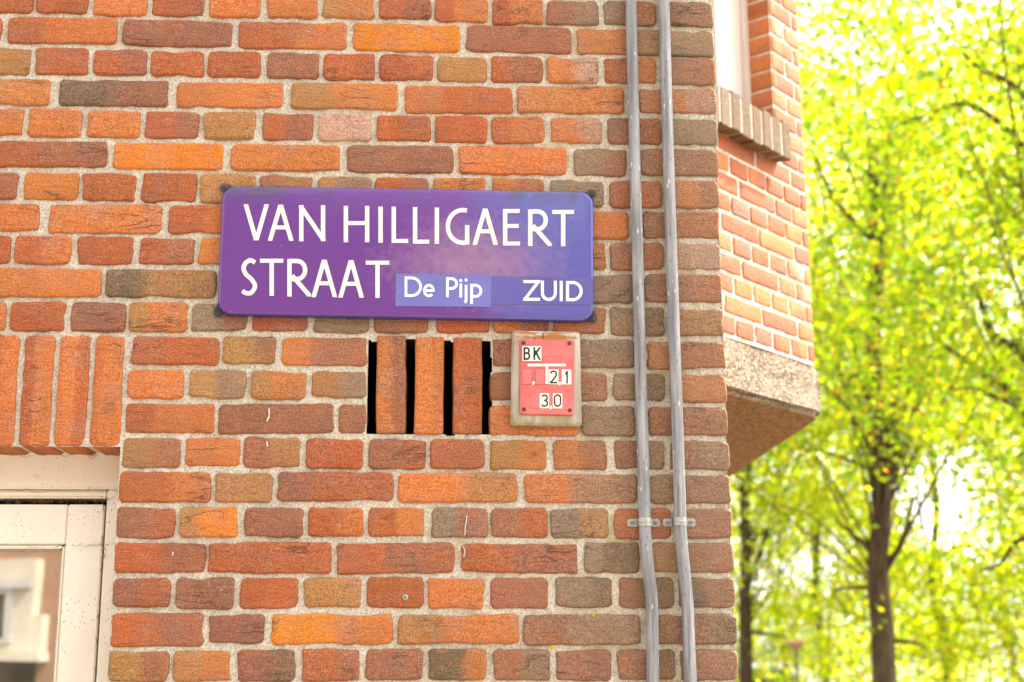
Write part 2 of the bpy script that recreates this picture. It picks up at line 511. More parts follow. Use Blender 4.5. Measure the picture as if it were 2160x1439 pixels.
# ================================================================== the corner house: measured bricks
# one string per course, top to bottom: left right top bottom (image px, projected onto the wall plane) and clay tones left>right
COURSES = [
 "-45 68 -18 27 R|78 187 -16 29 R|198 310 -14 33 O|322 430 -13 34 R|442 548 -11 36 O|563 672 -9 38 O|682 790 -7 38 TO|800 908 -4 40 RM|918 1027 -3 46 RO|1039 1145 0 51 RO|1154 1261 3 53 MG|1275 1382 4 53 GR|1394 1503 6 55 M",
 "-230 4 37 90 R|17 245 39 92 RO|260 488 45 97 M|504 731 48 103 RO|746 968 52 108 B|983 1204 57 110 M|1218 1329 63 114 O|1342 1505 66 117 TG",
 "-48 62 101 157 T|73 187 102 157 R|198 308 106 158 RM|319 429 109 161 R|439 550 110 163 R|565 671 111 165 M|683 793 114 169 R|802 912 116 170 R|923 1027 121 172 T|1037 1144 121 173 RM|1154 1261 122 175 OP|1276 1382 123 175 RO|1394 1508 125 178 MR",
 "-110 104 167 220 TO|126 355 170 223 KM|371 598 175 227 O|615 840 178 230 TO|855 1080 182 238 OR|1092 1315 183 239 O|1347 1510 188 239 OP",
 "-60 48 232 285 O|60 172 231 289 O|185 295 235 290 O|306 418 237 291 RM|429 539 238 293 T|552 660 241 295 RM|672 783 240 297 P|796 907 245 297 R|918 1027 246 301 R|1038 1147 247 302 RO|1162 1268 250 302 OP|1283 1393 250 303 MR|1404 1513 252 305 G",
 "-245 -16 297 350 R|-4 225 299 352 RM|240 472 302 357 B|488 716 307 360 O|733 955 308 364 M|967 1194 310 367 O|1212 1321 315 371 GM|1350 1514 317 370 M",
 "-72 37 364 419 RM|51 164 365 421 O|173 287 367 423 R|299 414 366 426 R|423 537 369 428 T|548 657 371 429 MT|672 782 374 430 TG|793 902 375 431 RM|915 1022 376 432 O|1037 1148 378 433 OM|1161 1272 380 435 G|1287 1395 383 438 R|1407 1516 383 438 OM",
 "-150 82 430 487 RO|102 340 433 492 O|357 592 434 493 RO|605 835 437 495 O|850 1080 441 498 O|1095 1327 446 502 O|1356 1518 448 502 MR",
 "-90 22 497 555 R|32 149 498 556 RO|163 279 500 558 R|293 408 503 557 RM|419 531 503 557 O|545 657 504 560 O|670 783 506 562 R|796 908 508 563 O|920 1030 509 565 R|1042 1152 511 566 M|1165 1278 513 568 MO|1287 1398 513 569 MR|1409 1520 515 568 P",
 "-20 212 567 626 O|223 456 570 627 KT|470 700 571 628 R|715 945 573 631 O|960 1088 576 634 R|1101 1335 579 638 G|1361 1522 580 637 MR",
 "-100 12 637 696 O|22 137 637 697 R|149 263 639 699 M|274 394 639 700 TO|405 520 642 698 GM|534 648 643 698 RM|662 776 645 702 G|789 903 645 701 M|922 1031 647 702 R|1040 1155 648 703 OM|1167 1278 650 702 OM|1289 1402 648 707 GK|1412 1525 653 707 T",
 "277 462 712 769 R|470 583 711 768 TM|595 774 713 770 OM|1039 1146 715 772 MG|1160 1338 717 775 G|1365 1528 722 778 OR",
 "270 387 782 840 O|400 517 782 840 TG|530 644 784 842 TO|659 774 784 838 TG|1036 1146 786 842 MG|1160 1279 787 844 GM|1293 1402 790 843 GK|1413 1531 792 848 O",
 "265 451 853 913 RO|461 703 853 914 M|716 773 854 913 M|1034 1219 856 918 O|1227 1341 857 919 G|1368 1534 860 918 RM",
 "260 380 925 986 TM|390 505 926 982 O|515 632 922 986 MT|645 765 926 988 R|779 896 927 989 MR|908 1021 928 988 RM|1035 1151 930 991 TO|1167 1278 930 990 OM|1295 1401 931 990 MG|1415 1538 932 990 MG",
 "254 443 996 1059 RO|455 573 998 1059 T|585 828 998 1057 MR|840 1093 1000 1059 OT|1107 1345 1001 1060 OG|1371 1541 1003 1061 GM",
 "247 368 1071 1134 MR|380 502 1070 1133 TB|517 638 1072 1133 M|649 766 1072 1131 RO|778 896 1072 1131 RO|912 1027 1072 1133 GM|1037 1153 1073 1133 MR|1163 1282 1074 1134 GT|1296 1413 1073 1135 R|1424 1544 1074 1134 M",
 "243 433 1146 1208 RM|440 697 1146 1209 R|710 957 1147 1210 RM|974 1220 1148 1208 RM|1234 1348 1146 1208 GK|1374 1546 1146 1206 TM",
 "240 358 1221 1279 MR|371 493 1219 1284 M|508 627 1220 1283 R|640 761 1220 1280 T|774 893 1219 1281 R|904 1021 1221 1283 O|1036 1156 1220 1283 M|1173 1289 1219 1280 GK|1307 1420 1219 1282 MK|1432 1550 1218 1280 KM",
 "236 429 1294 1363 RM|442 556 1297 1357 M|573 828 1296 1359 BO|841 1094 1297 1358 TO|1105 1350 1298 1359 MG|1378 1553 1296 1358 MK",
 "230 355 1374 1437 TM|366 486 1374 1437 TO|500 621 1371 1437 MK|636 759 1371 1437 RM|772 891 1370 1433 M|905 1026 1370 1433 KO|1040 1160 1371 1434 MG|1174 1289 1372 1435 M|1303 1422 1372 1432 MK|1433 1555 1372 1434 M",
]
SOLDIERS = "-32 40 -44 27 RO|55 116 39 102 RO|129 190 115 175 OR|204 262 189 252 O"      # top l r, bottom l r
VENT_BRICKS = "795 857 793 855 708 915 OM|876 937 873 935 710 917 O|956 1017 955 1017 711 916 R"

class Frame2:
    """a wall plane: origin, horizontal axis, outward normal"""
    def __init__(s, o, ex, n): s.o = Vector(o); s.ex = Vector(ex).normalized(); s.n = Vector(n).normalized()
    def p(s, a, b, d=0.0): return s.o + s.ex * a + Vector((0, 0, b)) + s.n * d
    def px(s, x, y, d=0.0):
        q = on_plane(x, y, s.o + s.n * d, s.n) - s.o
        return q.dot(s.ex), q.z
MAIN = Frame2((0, 0, 0), (1, 0, 0), (0, -1, 0))

def tone(letters, rs):
    def one(k):
        j = rs.uniform(.90, 1.10)
        return tuple(min(.9, v * j * rs.uniform(.95, 1.05)) for v in PAL[k])
    a = one(letters[0]); b = one(letters[-1])
    return a, b

def brick_geo(fr, quad, cols, rs, proud=.0025, back=-.03, depth_left=None, rough=1.0, lite=False, grow=.0018):
    """quad = (a,b) of tl, tr, br, bl on the wall plane. returns verts, faces, colours"""
    tl, tr, br, bl = [Vector((q[0], q[1])) for q in quad]
    L = (tr - tl).length; H = (tl - bl).length
    n = (2 if lite else max(4, int(round(L / .02))))
    m = 1 if lite else max(2, int(round(H / .022)))
    def edge(p, q, k, r0, r1):
        d = (q - p).normalized(); nn = Vector((-d.y, d.x))      # nn points inward for clockwise order? fixed below
        pts = []
        Ln = (q - p).length
        wob = 0
        for i in range(k + 1):
            t = r0 + (Ln - r0 - r1) * i / k
            pts.append(p + d * t)
        return pts, d
    rc = [rs.uniform(.002, .009) * rough for _ in range(4)]
    seq = [(tl, tr, n, rc[0], rc[1]), (tr, br, m, rc[1], rc[2]), (br, bl, n, rc[2], rc[3]), (bl, tl, m, rc[3], rc[0])]
    cen = (tl + tr + br + bl) / 4
    E = []
    for p, q, k, r0, r1 in seq:
        pts, d = edge(p, q, k, r0, r1)
        inn = Vector((d.y, -d.x))
        if inn.dot(cen - p) < 0: inn = -inn
        ch = rs.randrange(len(pts)) if (rs.random() < .28 and not lite) else -9
        sag = rs.uniform(-.0009, .0009) * rough
        out = []
        for i, c in enumerate(pts):
            t = i / max(1, len(pts) - 1)
            o = rs.uniform(-.0012, .0012) * rough + sag * math.sin(math.pi * t) - grow
            if abs(i - ch) <= 1: o += rs.uniform(.0012, .0036) * rough
            out.append(c + inn * o)
        E.append(out)
    top, right, bot, left = E
    loop = []; idx = {}
    for nm, e in zip('trbl', E):
        idx[nm] = list(range(len(loop), len(loop) + len(e)))
        loop += e
        if not lite:
            nx = {'t': right, 'r': bot, 'b': left, 'l': top}[nm][0]
            cor = {'t': tr, 'r': br, 'b': bl, 'l': tl}[nm]
            mid = (e[-1] + nx) / 2
            loop.append(mid + (cor - mid) * .55)
            idx[nm + 'c'] = [len(loop) - 1]
    N = len(loop)
    nrm = []
    for i in range(N):
        d = (loop[(i + 1) % N] - loop[i - 1])
        v = Vector((d.y, -d.x)).normalized() if d.length > 1e-7 else Vector((0, 0))
        if v.dot(cen - loop[i]) < 0: v = -v
        nrm.append(v)
    tx, tz = rs.uniform(-.006, .006) * rough, rs.uniform(-.016, .016) * rough
    rings = [(-.0012, back), (0.0, -.0045), (.0018, proud - .0006)] if not lite else [(0, back), (0, -.0035), (.0034, proud)]
    if not lite: rings.append((.0050, proud))
    V = []; Cc = []
    du = (tr - tl).normalized(); dv = Vector((-du.y, du.x))
    sp = rs.uniform(.32, .62); wd = rs.uniform(.12, .45)
    for ri, (ins, dd) in enumerate(rings):
        for i in range(N):
            q = loop[i] + nrm[i] * ins
            if ri >= 2:
                w_ = loop[i] - cen
                q = cen + du * (w_.dot(du) * (L / 2 - ins) / (L / 2)) + dv * (w_.dot(dv) * (H / 2 - ins) / (H / 2))
            z = dd
            if ri >= 2: z += (q - cen).x * tx * .3 + (q - cen).y * tz + rs.uniform(-.0006, .0006) * rough
            V.append(fr.p(q.x, q.y, z))
            t = ((q - tl).dot((tr - tl).normalized())) / max(L, 1e-6)
            k = min(1, max(0, (t - sp) / wd + .5))
            k = k * k * (3 - 2 * k)
            Cc.append((*cols[0], k, *cols[1], 1.0))
    F = []
    for r in range(len(rings) - 1):
        for i in range(N):
            j = (i + 1) % N
            F.append([r * N + i, r * N + j, (r + 1) * N + j, (r + 1) * N + i][::-1])
    b = (len(rings) - 1) * N
    if lite:
        F.append([b + i for i in range(N)])
    else:
        t, bo = idx['t'], idx['b'][::-1]
        for i in range(len(t) - 1):
            F.append([b + t[i], b + bo[i], b + bo[i + 1], b + t[i + 1]])
        F.append([b + t[-1], b + bo[-1]] + [b + k for k in (idx['rc'] + idx['r'][::-1] + idx['tc'])])
        F.append([b + bo[0], b + t[0]] + [b + k for k in (idx['lc'] + idx['l'][::-1] + idx['bc'])])
    return V, F, Cc

def fix_normals(me):
    bm = bmesh.new(); bm.from_mesh(me)
    bmesh.ops.recalc_face_normals(bm, faces=bm.faces[:])
    bm.to_mesh(me); bm.free()

def brick(name, fr, quad, letters, parent, rs, grime=0.0, **kw):
    cols = tone(letters, rs)
    cols = tuple(tuple(a_ * (1 - grime) + b_ * grime for a_, b_ in zip(c_, PAL['G'])) for c_ in cols)
    V, F, Cc = brick_geo(fr, quad, cols, rs, **kw)
    o = mesh_obj(name, V, F, BRICK, parent, smooth=True, cols=Cc)
    fix_normals(o.data)
    return o

def brick_stuff(name, fr, quads, parent, rs, **kw):
    V = []; F = []
    for q in quads:
        v, f, c = brick_geo(fr, q, (PAL['R'], PAL['R']), rs, lite=True, **kw)
        b = len(V); V += v; F += [[i + b for i in g] for g in f]
    o = mesh_obj(name, V, F, BRICK_FAR, parent)
    fix_normals(o.data)
    o['kind'] = 'stuff'
    return o

def bond(a0, a1, z_top, n, first_header=True, h=.062, jt=.011, st=.222, skip=None, flip=False):
    """cross-bond brick quads filling a0..a1 downwards from z_top"""
    out = []
    for k in range(n):
        hd = (k % 2 == 0) == first_header
        pit = st / 2 if hd else st
        off = ((k // 2) % 2) * st / 2 if not hd else 0
        zt = z_top - k * h; zb = zt - h + jt
        a = a0 - off
        while a < a1 - .02:
            l = max(a, a0); r = min(a + pit - jt, a1)
            if r - l > .03 and not (skip and skip(l, r, zb, zt)):
                out.append(((l, zt), (r, zt), (r, zb), (l, zb)))
            a += pit
    return out

def grid_sheet(name, fr, a0, a1, b0, b1, step, amp, mat, parent, hole=None, base=0.0, seed=1, inner=None):
    na = max(2, int((a1 - a0) / step)); nb = max(2, int((b1 - b0) / step))
    A, B = np.meshgrid(np.linspace(a0, a1, na + 1), np.linspace(b0, b1, nb + 1))
    D = base + amp * (1.1 * vnoise(A, B, .035, seed) + .8 * vnoise(A, B, .012, seed + 1) + .7 * vnoise(A, B, .0055, seed + 2))
    ex = np.array(fr.ex); nn = np.array(fr.n); o = np.array(fr.o)
    P = o + A[..., None] * ex + D[..., None] * nn
    P[..., 2] += B
    P = P.reshape(-1, 3)
    I = np.arange((na + 1) * (nb + 1)).reshape(nb + 1, na + 1)
    q = np.stack([I[:-1, :-1], I[:-1, 1:], I[1:, 1:], I[1:, :-1]], -1).reshape(-1, 4)
    if hole:
        ca = A[:-1, :-1].ravel() + (a1 - a0) / na / 2; cb = B[:-1, :-1].ravel() + (b1 - b0) / nb / 2
        q = q[~hole(ca, cb)]
    org = P.mean(0)
    me = bpy.data.meshes.new(name)
    me.vertices.add(len(P)); me.vertices.foreach_set('co', (P - org).astype(np.float32).ravel())
    me.loops.add(q.size); me.loops.foreach_set('vertex_index', q.astype(np.int32).ravel())
    me.polygons.add(len(q)); me.polygons.foreach_set('loop_start', np.arange(0, q.size, 4, dtype=np.int32))
    me.polygons.foreach_set('loop_total', np.full(len(q), 4, dtype=np.int32))
    me.polygons.foreach_set('use_smooth', np.ones(len(q), dtype=bool))
    me.materials.append(mat); me.update(calc_edges=True)
    ob = bpy.data.objects.new(name, me); COL.objects.link(ob)
    WLOC[ob.name] = Vector(org)
    ob.parent = parent; ob.location = Vector(org) - WLOC[parent.name]
    return ob

# ---- ground
gm = Mat('street_paving', .9, .2)
gv = gm.n('ShaderNodeTexBrick'); gm.l(gm.pos, gv.inputs['Vector'])
gv.inputs['Scale'].default_value = 3.2; gv.inputs['Color1'].default_value = (.17, .14, .11, 1); gv.inputs['Color2'].default_value = (.23, .19, .155, 1)
gv.inputs['Mortar'].default_value = (.10, .09, .075, 1)
gm.color(gm.mix(gm.ramp(gm.noise(.6, 4), .3, .7), gv.outputs[0], (.21, .19, .16)))
mb = MB(); mb.add([(-900, -900, 0), (900, -900, 0), (900, 900, 0), (-900, 900, 0)], [(0, 1, 2, 3)])
tag(mb.build('ground', gm.m, origin=(0, 0, 0)), kind='structure')

# ---- reference levels
CORX = at_y(1528, 720).x + .0005                  # outer corner of the front wall
TOPZ = at_y(900, 0).z
house = empty('corner_house', (CORX - 1.2, .2, 0))
tag(house, 'red-brick corner house with cream window frame and projecting bay', 'house')
CREAM = paint_material()
rs = random.Random(5)

# front wall: mortar bed with real joints, window opening and vent opening left out
op_r = at_y(246, 1100).x                          # right edge of the window opening
op_t = at_y(130, 941).z
vl, vr = at_y(776, 810).x, at_y(1036, 810).x
vt, vb = at_y(900, 718).z, at_y(900, 916).z
def hole(a, b):
    jag = .003 * (vnoise(a, b, .03, 91) + .6 * vnoise(a, b, .012, 92))
    win = (a < op_r + (b - at_y(246, 1100).z) * 0 ) & (b < op_t)
    ven = (a > vl + jag) & (a < vr + jag) & (b < vt + jag * 2.2) & (b > vb + jag * 1.2)
    return win | ven
left_x = at_y(-140, 700).x
bot_z = at_y(700, 1470).z
top_z = at_y(700, -40).z
wall = grid_sheet('front_wall', MAIN, left_x, CORX - .0025, bot_z, top_z, .0028, .0026, MORTAR, house, hole, base=-.0022, seed=3)

def quad_px(x0, x1, yt, yb, xl=None, xr=None):
    """straight-sided brick: top and bottom follow the wall's level lines"""
    xm = (x0 + x1) / 2; ym = (yt + yb) / 2
    zt = at_y(xm, yt).z; zb = at_y(xm, yb).z
    a0 = at_y(x0, ym).x; a1 = at_y(x1, ym).x
    t = rs.uniform(-.006, .006) * (a1 - a0)
    return ((a0, zt - t), (a1, zt + t), (a1, zb + t), (a0, zb - t))

for k, row in enumerate(COURSES):
    items = row.split('|')
    for i, b in enumerate(items):
        t = b.split()
        x0, x1, yt, yb = map(float, t[:4])
        q = quad_px(x0, x1, yt, yb)
        last = i == len(items) - 1
        edge = (k >= 14 and i == 0)
        kw = dict(proud=rs.uniform(.0022, .0046))
        if last: kw['back'] = -.21 if k % 2 == 0 else -.10
        if edge: kw['back'] = -.10
        kw['grime'] = .42 * min(1, max(0, ((x0 + x1) / 2 - 1080) / 330)) + (.10 if last else 0)      # the weather side towards the corner is greyer
        brick('brick', MAIN, q, t[4], wall, rs, **kw)
st_t, st_b = at_y(150, 709).z, at_y(150, 940).z
for b in SOLDIERS.split('|'):
    t = b.split(); f = list(map(float, t[:4]))
    q = ((at_y(f[0], 709).x, st_t), (at_y(f[1], 709).x, st_t), (at_y(f[3], 940).x, st_b), (at_y(f[2], 940).x, st_b))
    V, F, Cc = brick_geo(MAIN, q, tone(t[4], rs), rs, proud=.003, back=-.104)
    o = mesh_obj('lintel_brick', V, F, BRICK, wall, smooth=True, cols=Cc); fix_normals(o.data)

# the wall goes on past the picture: plain bond joined into one piece per side
h = .062
side = []
z_c0 = at_y(700, -16).z
up = bond(left_x - 1.6, CORX, z_c0 + h * 18 + .004, 18, first_header=True)
lf = bond(left_x - 1.6, left_x - .005 + .02, z_c0, 11, first_header=True)
lowz = at_y(700, 1446).z
nl = int(lowz / h)
dn = bond(op_r + .0, CORX, lowz, nl, first_header=False)
win_l = left_x - .75
dn += bond(left_x - 1.6, win_l, z_c0 - 11 * h, 11 + nl, first_header=True)
dn += bond(win_l, op_r, .62, 10, first_header=True)
more_sold = []
sw = .0525
a = at_y(-44, 800).x - .010
while a > win_l + .06:
    more_sold.append(((a - sw, st_t), (a, st_t), (a, st_b), (a - sw, st_b))); a -= sw + .011
lf2 = []
brick_stuff('brickwork', MAIN, up + lf + dn + more_sold, wall, rs, back=-.1, proud=.003)
mb = MB()
for (x0, x1, z0, z1) in ((left_x - 1.6, CORX - .003, top_z, z_c0 + h * 18), (left_x - 1.6, left_x, op_t, top_z), (left_x - 1.6, win_l, 0, op_t), (op_r, CORX - .003, 0, bot_z), (win_l, op_r, 0, .62)):
    mb.add([(x0, .0005, z0), (x1, .0005, z0), (x1, .0005, z1), (x0, .0005, z1)], [(0, 1, 2, 3)])
# solid masonry behind the face
for (x0, x1, z0, z1) in ((left_x - 1.6, CORX - .012, op_t + .012, vb - .004), (left_x - 1.6, vl - .006, vb - .004, vt + .004), (vr + .006, CORX - .012, vb - .004, vt + .004),
                         (left_x - 1.6, CORX - .012, vt + .004, 3.95), (op_r + .004, CORX - .012, 0, op_t + .012), (left_x - 1.6, win_l - .004, 0, op_t + .012), (win_l - .004, op_r + .004, 0, .60)):
    if z1 > z0: mb.box((x0, .008, z0), (x1, .30, z1))
# roof slab and floor close the house so that no light leaks through
mb.box((left_x - 1.6, .30, 3.90), (CORX - .012, 6.0, 4.0))
mb.box((left_x - 1.7, .0, 0), (left_x - 1.6, 6.0, 4.0))
mb.box((left_x - 1.6, 5.9, 0), (CORX - .012, 6.0, 3.9))
mb.build('masonry_core', MORTAR, house)
# soffit of the soldier lintel is the bricks' own underside; mortar between them
mb = MB(); mb.box((win_l, .004, st_b + .002), (op_r - .002, .102, st_b + .02)); mb.build('lintel_bed', MORTAR, house)

# ---- air vent: three upright bricks in front of a dark cavity
DARK = plain('cavity_black', (.03, .024, .018), .95, .1, .3, 30)  # near-black lining of the vent cavity, also used for screw slots
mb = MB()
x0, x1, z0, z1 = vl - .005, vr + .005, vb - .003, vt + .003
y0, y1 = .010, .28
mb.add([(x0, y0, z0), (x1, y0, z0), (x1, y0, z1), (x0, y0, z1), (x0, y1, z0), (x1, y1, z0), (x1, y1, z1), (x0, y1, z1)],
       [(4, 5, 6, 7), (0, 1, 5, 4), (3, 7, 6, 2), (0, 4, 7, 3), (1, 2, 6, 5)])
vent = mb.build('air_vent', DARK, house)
for b in VENT_BRICKS.split('|'):
    t = b.split(); f = list(map(float, t[:6]))
    q = ((at_y(f[0], f[4]).x, at_y(f[0], f[4]).z), (at_y(f[1], f[4]).x, at_y(f[1], f[4]).z), (at_y(f[3], f[5]).x, at_y(f[3], f[5]).z), (at_y(f[2], f[5]).x, at_y(f[2], f[5]).z))
    brick('vent_brick', MAIN, q, t[6], vent, rs, proud=.0035, back=-.10, rough=.55, grow=.0)

# ---- side facade round the corner
SIDE = Frame2((CORX, 0, 0), (0, 1, 0), (1, 0, 0))
BAYA = R_(42)
bd = Vector((math.sin(BAYA), math.cos(BAYA), 0)); bnrm = Vector((math.cos(BAYA), -math.sin(BAYA), 0))
d_ = ray(1714, 690)
P1 = CAM + d_ * 4.50                              # right-hand edge of the bay's slanted face
bay_bot = on_plane(1717, 769, P1, bnrm).z
P1.z = 0
BAY = Frame2((P1.x, P1.y, 0), bd, bnrm)
t0 = (CORX - P1.x) / bd.x                         # where the slanted face meets the side facade
P0 = P1 + bd * t0
bay_back = P1.y + 1.7
zt_side = 3.90
qs = bond(.02, P0.y, zt_side, 62, first_header=True)
corner_used = z_c0
qs = [q for q in qs if not (q[0][0] < .205 and lowz - .01 < q[2][1] and q[0][1] < z_c0 + .06)]
for k in range(21):                               # short closers beside the corner bricks that return
    zt = at_y(1400, [float(v.split()[2]) for v in [COURSES[k].split('|')[-1]]][0]).z
    a0 = .222 if k % 2 == 0 else .111
    qs.append(((a0, zt), (a0 + .10, zt), (a0 + .10, zt - .051), (a0, zt - .051)))
qs = [q for q in qs if q[1][0] < P0.y + .001]
side_bw = brick_stuff('brickwork', SIDE, qs + bond(P0.y, 5.9, bay_bot - .3, int((bay_bot - .3) / h)), house, rs, back=-.05, proud=.003)
mb = MB()
mb.add([(CORX - .003, 0.0, 0), (CORX - .003, 5.9, 0), (CORX - .003, 5.9, 3.95), (CORX - .003, 0.0, 3.95)], [(0, 1, 2, 3)])
mb.build('side_wall', MORTAR, house)

# ---- bay: slanted brick face with a window, brick sill and exposed-aggregate floor slab
bay_top = bay_bot + .062 * 30
a_w = BAY.px(1629, 150)[0]                         # right side of the window opening
sill_d = .050
a_e = BAY.px(1668, 290, sill_d)[0]
s_top = BAY.px(1600, 226, sill_d)[1]
s_bot = BAY.px(1600, 303, sill_d)[1]
sheet_l = t0
def bhole(a, b): return (a < a_w - .001) & (b > s_top - .045)
bay = grid_sheet('bay_wall', BAY, sheet_l, -.003, bay_bot - .004, bay_top, .0075, .002, MORTAR, house, bhole, base=-.001, seed=21)
tones_b = ['R', 'R', 'O', 'R', 'RM', 'O', 'R', 'OR', 'M', 'RO', 'R', 'OP', 'O', 'R']
for k in range(30):
    zb = bay_bot + .008 + k * .062; zt = zb + .052
    hd = k % 2 == 0
    cuts = [0.0]
    a = -(.047 if hd else .105)
    while a > t0 - .25:
        cuts.append(a); a -= (.110 if hd else .222)
    if not hd and (k // 2) % 2: cuts = [0.0, -.105] + [c + .0 for c in np.arange(-.216, t0 - .25, -.222)]
    for i in range(len(cuts) - 1):
        r, l = cuts[i], cuts[i + 1] + .010
        if zt > s_top - .035:                     # beside the window
            if r < a_w + .02: continue
            if l < a_w + .05: l = a_w
        if r < t0 + .03: continue
        l = max(l, t0 + .004)
        q = ((l, zt), (r, zt), (r, zb), (l, zb))
        brick('brick', BAY, q, rs.choice(tones_b), bay, rs, proud=rs.uniform(.0015, .003), rough=.55, back=-.105 if (l == a_w or i == 0) else -.03, grow=.0008)
# window-side reveal bed, core of the bay
mb = MB()
pl = [BAY.p(a_w + .003, 0, -.008), BAY.p(-.010, 0, -.008), Vector((P1.x - .012, bay_back, 0)), Vector((CORX, bay_back, 0)), BAY.p(a_w + .003, 0, -.30)]
mb.prism([p + Vector((0, 0, s_top - .05)) for p in pl], (0, 0, bay_top - s_top + .05))
pl = [BAY.p(t0 + .01, 0, -.008), BAY.p(-.010, 0, -.008), Vector((P1.x - .012, bay_back, 0)), Vector((CORX, bay_back, 0)), Vector((CORX, P0.y + .05, 0))]
mb.prism([p + Vector((0, 0, bay_bot)) for p in pl], (0, 0, s_top - .055 - bay_bot))
pl2 = [BAY.p(t0 - .01, 0, -.2), BAY.p(a_w + .01, 0, -.2), BAY.p(a_w + .01, 0, -.35), BAY.p(t0 - .01, 0, -.35)]
mb.prism([p + Vector((0, 0, s_top - .05)) for p in pl2], (0, 0, bay_top - s_top + .05))
mb.build('bay_core', MORTAR, house)
FRONT = Frame2((P1.x, P1.y, 0), (0, 1, 0), (1, 0, 0))
brick_stuff('brickwork', FRONT, bond(.11, 1.65, bay_top, 30, first_header=True), house, rs, back=-.03, proud=.003)
# sill: bricks on edge
SILLM = BRICK
npit = .0615
a = a_e
sill = empty('window_sill', BAY.p(a_e - .3, s_bot, 0), house)
i = 0
while a > t0 - .02:
    l, r = a - npit + .009, a
    slope = .028
    jz = rs.uniform(-.005, .005); jd = rs.uniform(-.0012, .0012)
    A = [BAY.p(l, s_bot + jz, sill_d + jd), BAY.p(r, s_bot + jz, sill_d + jd), BAY.p(r, s_bot + jz + .012, -.09), BAY.p(l, s_bot + jz + .012, -.09),
         BAY.p(l, s_top + jz, sill_d + jd), BAY.p(r, s_top + jz, sill_d + jd), BAY.p(r, s_top + jz + slope, -.09), BAY.p(l, s_top + jz + slope, -.09)]
    bm = bmesh.new()
    vs = [bm.verts.new(p) for p in A]
    for f in ((3, 2, 1, 0), (4, 5, 6, 7), (0, 1, 5, 4), (1, 2, 6, 5), (2, 3, 7, 6), (3, 0, 4, 7)): bm.faces.new([vs[q] for q in f])
    bmesh.ops.bevel(bm, geom=bm.edges[:], offset=.003, segments=2, affect='EDGES')
    bm.verts.index_update()
    c0 = tone(rs.choice(['S', 'S', 'KS', 'S', 'K', 'S']), rs)[0]
    mesh_obj('sill_brick', [v.co.copy() for v in bm.verts], [[v.index for v in f.verts] for f in bm.faces], SILLM, sill, smooth=False, cols=[(*c0, 0, *c0, 1)] * len(bm.verts))
    bm.free()
    a -= npit; i += 1
mb = MB()
mb.hexa([BAY.p(t0 - .02, s_bot + .006, sill_d - .002), BAY.p(a_e - .004, s_bot + .006, sill_d - .002), BAY.p(a_e - .004, s_bot + .016, -.085), BAY.p(t0 - .02, s_bot + .016, -.085),
         BAY.p(t0 - .02, s_top - .006, sill_d - .002), BAY.p(a_e - .004, s_top - .006, sill_d - .002), BAY.p(a_e - .004, s_top + .018, -.085), BAY.p(t0 - .02, s_top + .018, -.085)])
mb.build('sill_bed', plain('sill_mortar', (.34, .29, .205), .95, .1, .2, 60), sill)
# cream frame of the bay window: bead, stile, inner bead and a dark pane beyond
BAYP = plain('sun_dimmed_cream', (.56, .50, .43), .5, .35, .05, 6)  # frame cream darkened in the colour so direct sun does not burn it out
PANE = glass_material('window_glass', .40)
bw = empty('bay_window', BAY.p(a_w - .1, s_top + .02, -.08), house)
def bay_box(a0, a1, d0, d1, z0, z1):
    return [BAY.p(a0, z0, d1), BAY.p(a1, z0, d1), BAY.p(a1, z0, d0), BAY.p(a0, z0, d0), BAY.p(a0, z1, d1), BAY.p(a1, z1, d1), BAY.p(a1, z1, d0), BAY.p(a0, z1, d0)]
mb = MB(); mb.hexa(bay_box(a_w - .030, a_w + .006, -.16, -.078, s_top - .03, bay_top)); mb.build('bead', BAYP, bw)
mb = MB(); mb.hexa(bay_box(a_w - .170, a_w - .031, -.16, -.092, s_top - .03, bay_top)); mb.build('stile', BAYP, bw)
mb = MB(); mb.hexa(bay_box(a_w - .205, a_w - .171, -.16, -.080, s_top - .03, bay_top)); mb.build('sash_edge', BAYP, bw)
mb = MB(); mb.hexa(bay_box(t0, a_w - .206, -.150, -.140, s_top - .03, bay_top)); mb.build('pane', PANE, bw)
# slab
CONC = concrete_material()
sl_h = .160
so = .014
A0 = BAY.p(t0 - .03, 0, so); A1 = BAY.p(-.012, 0, so); A2 = P1 + Vector((.022, .034, 0)); A3 = Vector((P1.x + .022, bay_back, 0)); A4 = Vector((CORX - .05, bay_back, 0)); A5 = Vector((CORX - .05, A0.y, 0))
plan = [A0, A1, A2, A3, A4, A5]
bm = bmesh.new()
lo = [bm.verts.new(p + Vector((0, 0, bay_bot - .006 - sl_h))) for p in plan]
hi = [bm.verts.new(p + Vector((0, 0, bay_bot - .006))) for p in plan]
bm.faces.new(lo[::-1]); bm.faces.new(hi)
for i in range(6): bm.faces.new([lo[i], lo[(i + 1) % 6], hi[(i + 1) % 6], hi[i]])
bmesh.ops.bevel(bm, geom=bm.edges[:], offset=.016, segments=3, affect='EDGES')
bmesh.ops.triangulate(bm, faces=bm.faces[:])
bmesh.ops.subdivide_edges(bm, edges=[e for e in bm.edges if e.calc_length() > .05], cuts=5, use_grid_fill=True)
for v in bm.verts:
    v.co += Vector((random.uniform(-1, 1), random.uniform(-1, 1), random.uniform(-1, 1))) * .0022
bm.verts.index_update()
SOFF = shaded_soffit_material()
mesh_obj('floor_slab', [v.co.copy() for v in bm.verts], [[v.index for v in f.verts] for f in bm.faces], CONC, house)
bm.free()

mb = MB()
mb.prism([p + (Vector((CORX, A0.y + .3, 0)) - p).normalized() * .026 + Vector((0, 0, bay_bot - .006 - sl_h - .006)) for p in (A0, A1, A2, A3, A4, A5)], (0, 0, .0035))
o = mb.build('shaded_soffit', SOFF, house); fix_normals(o.data)  # thin sheet under the slab with its shade painted in

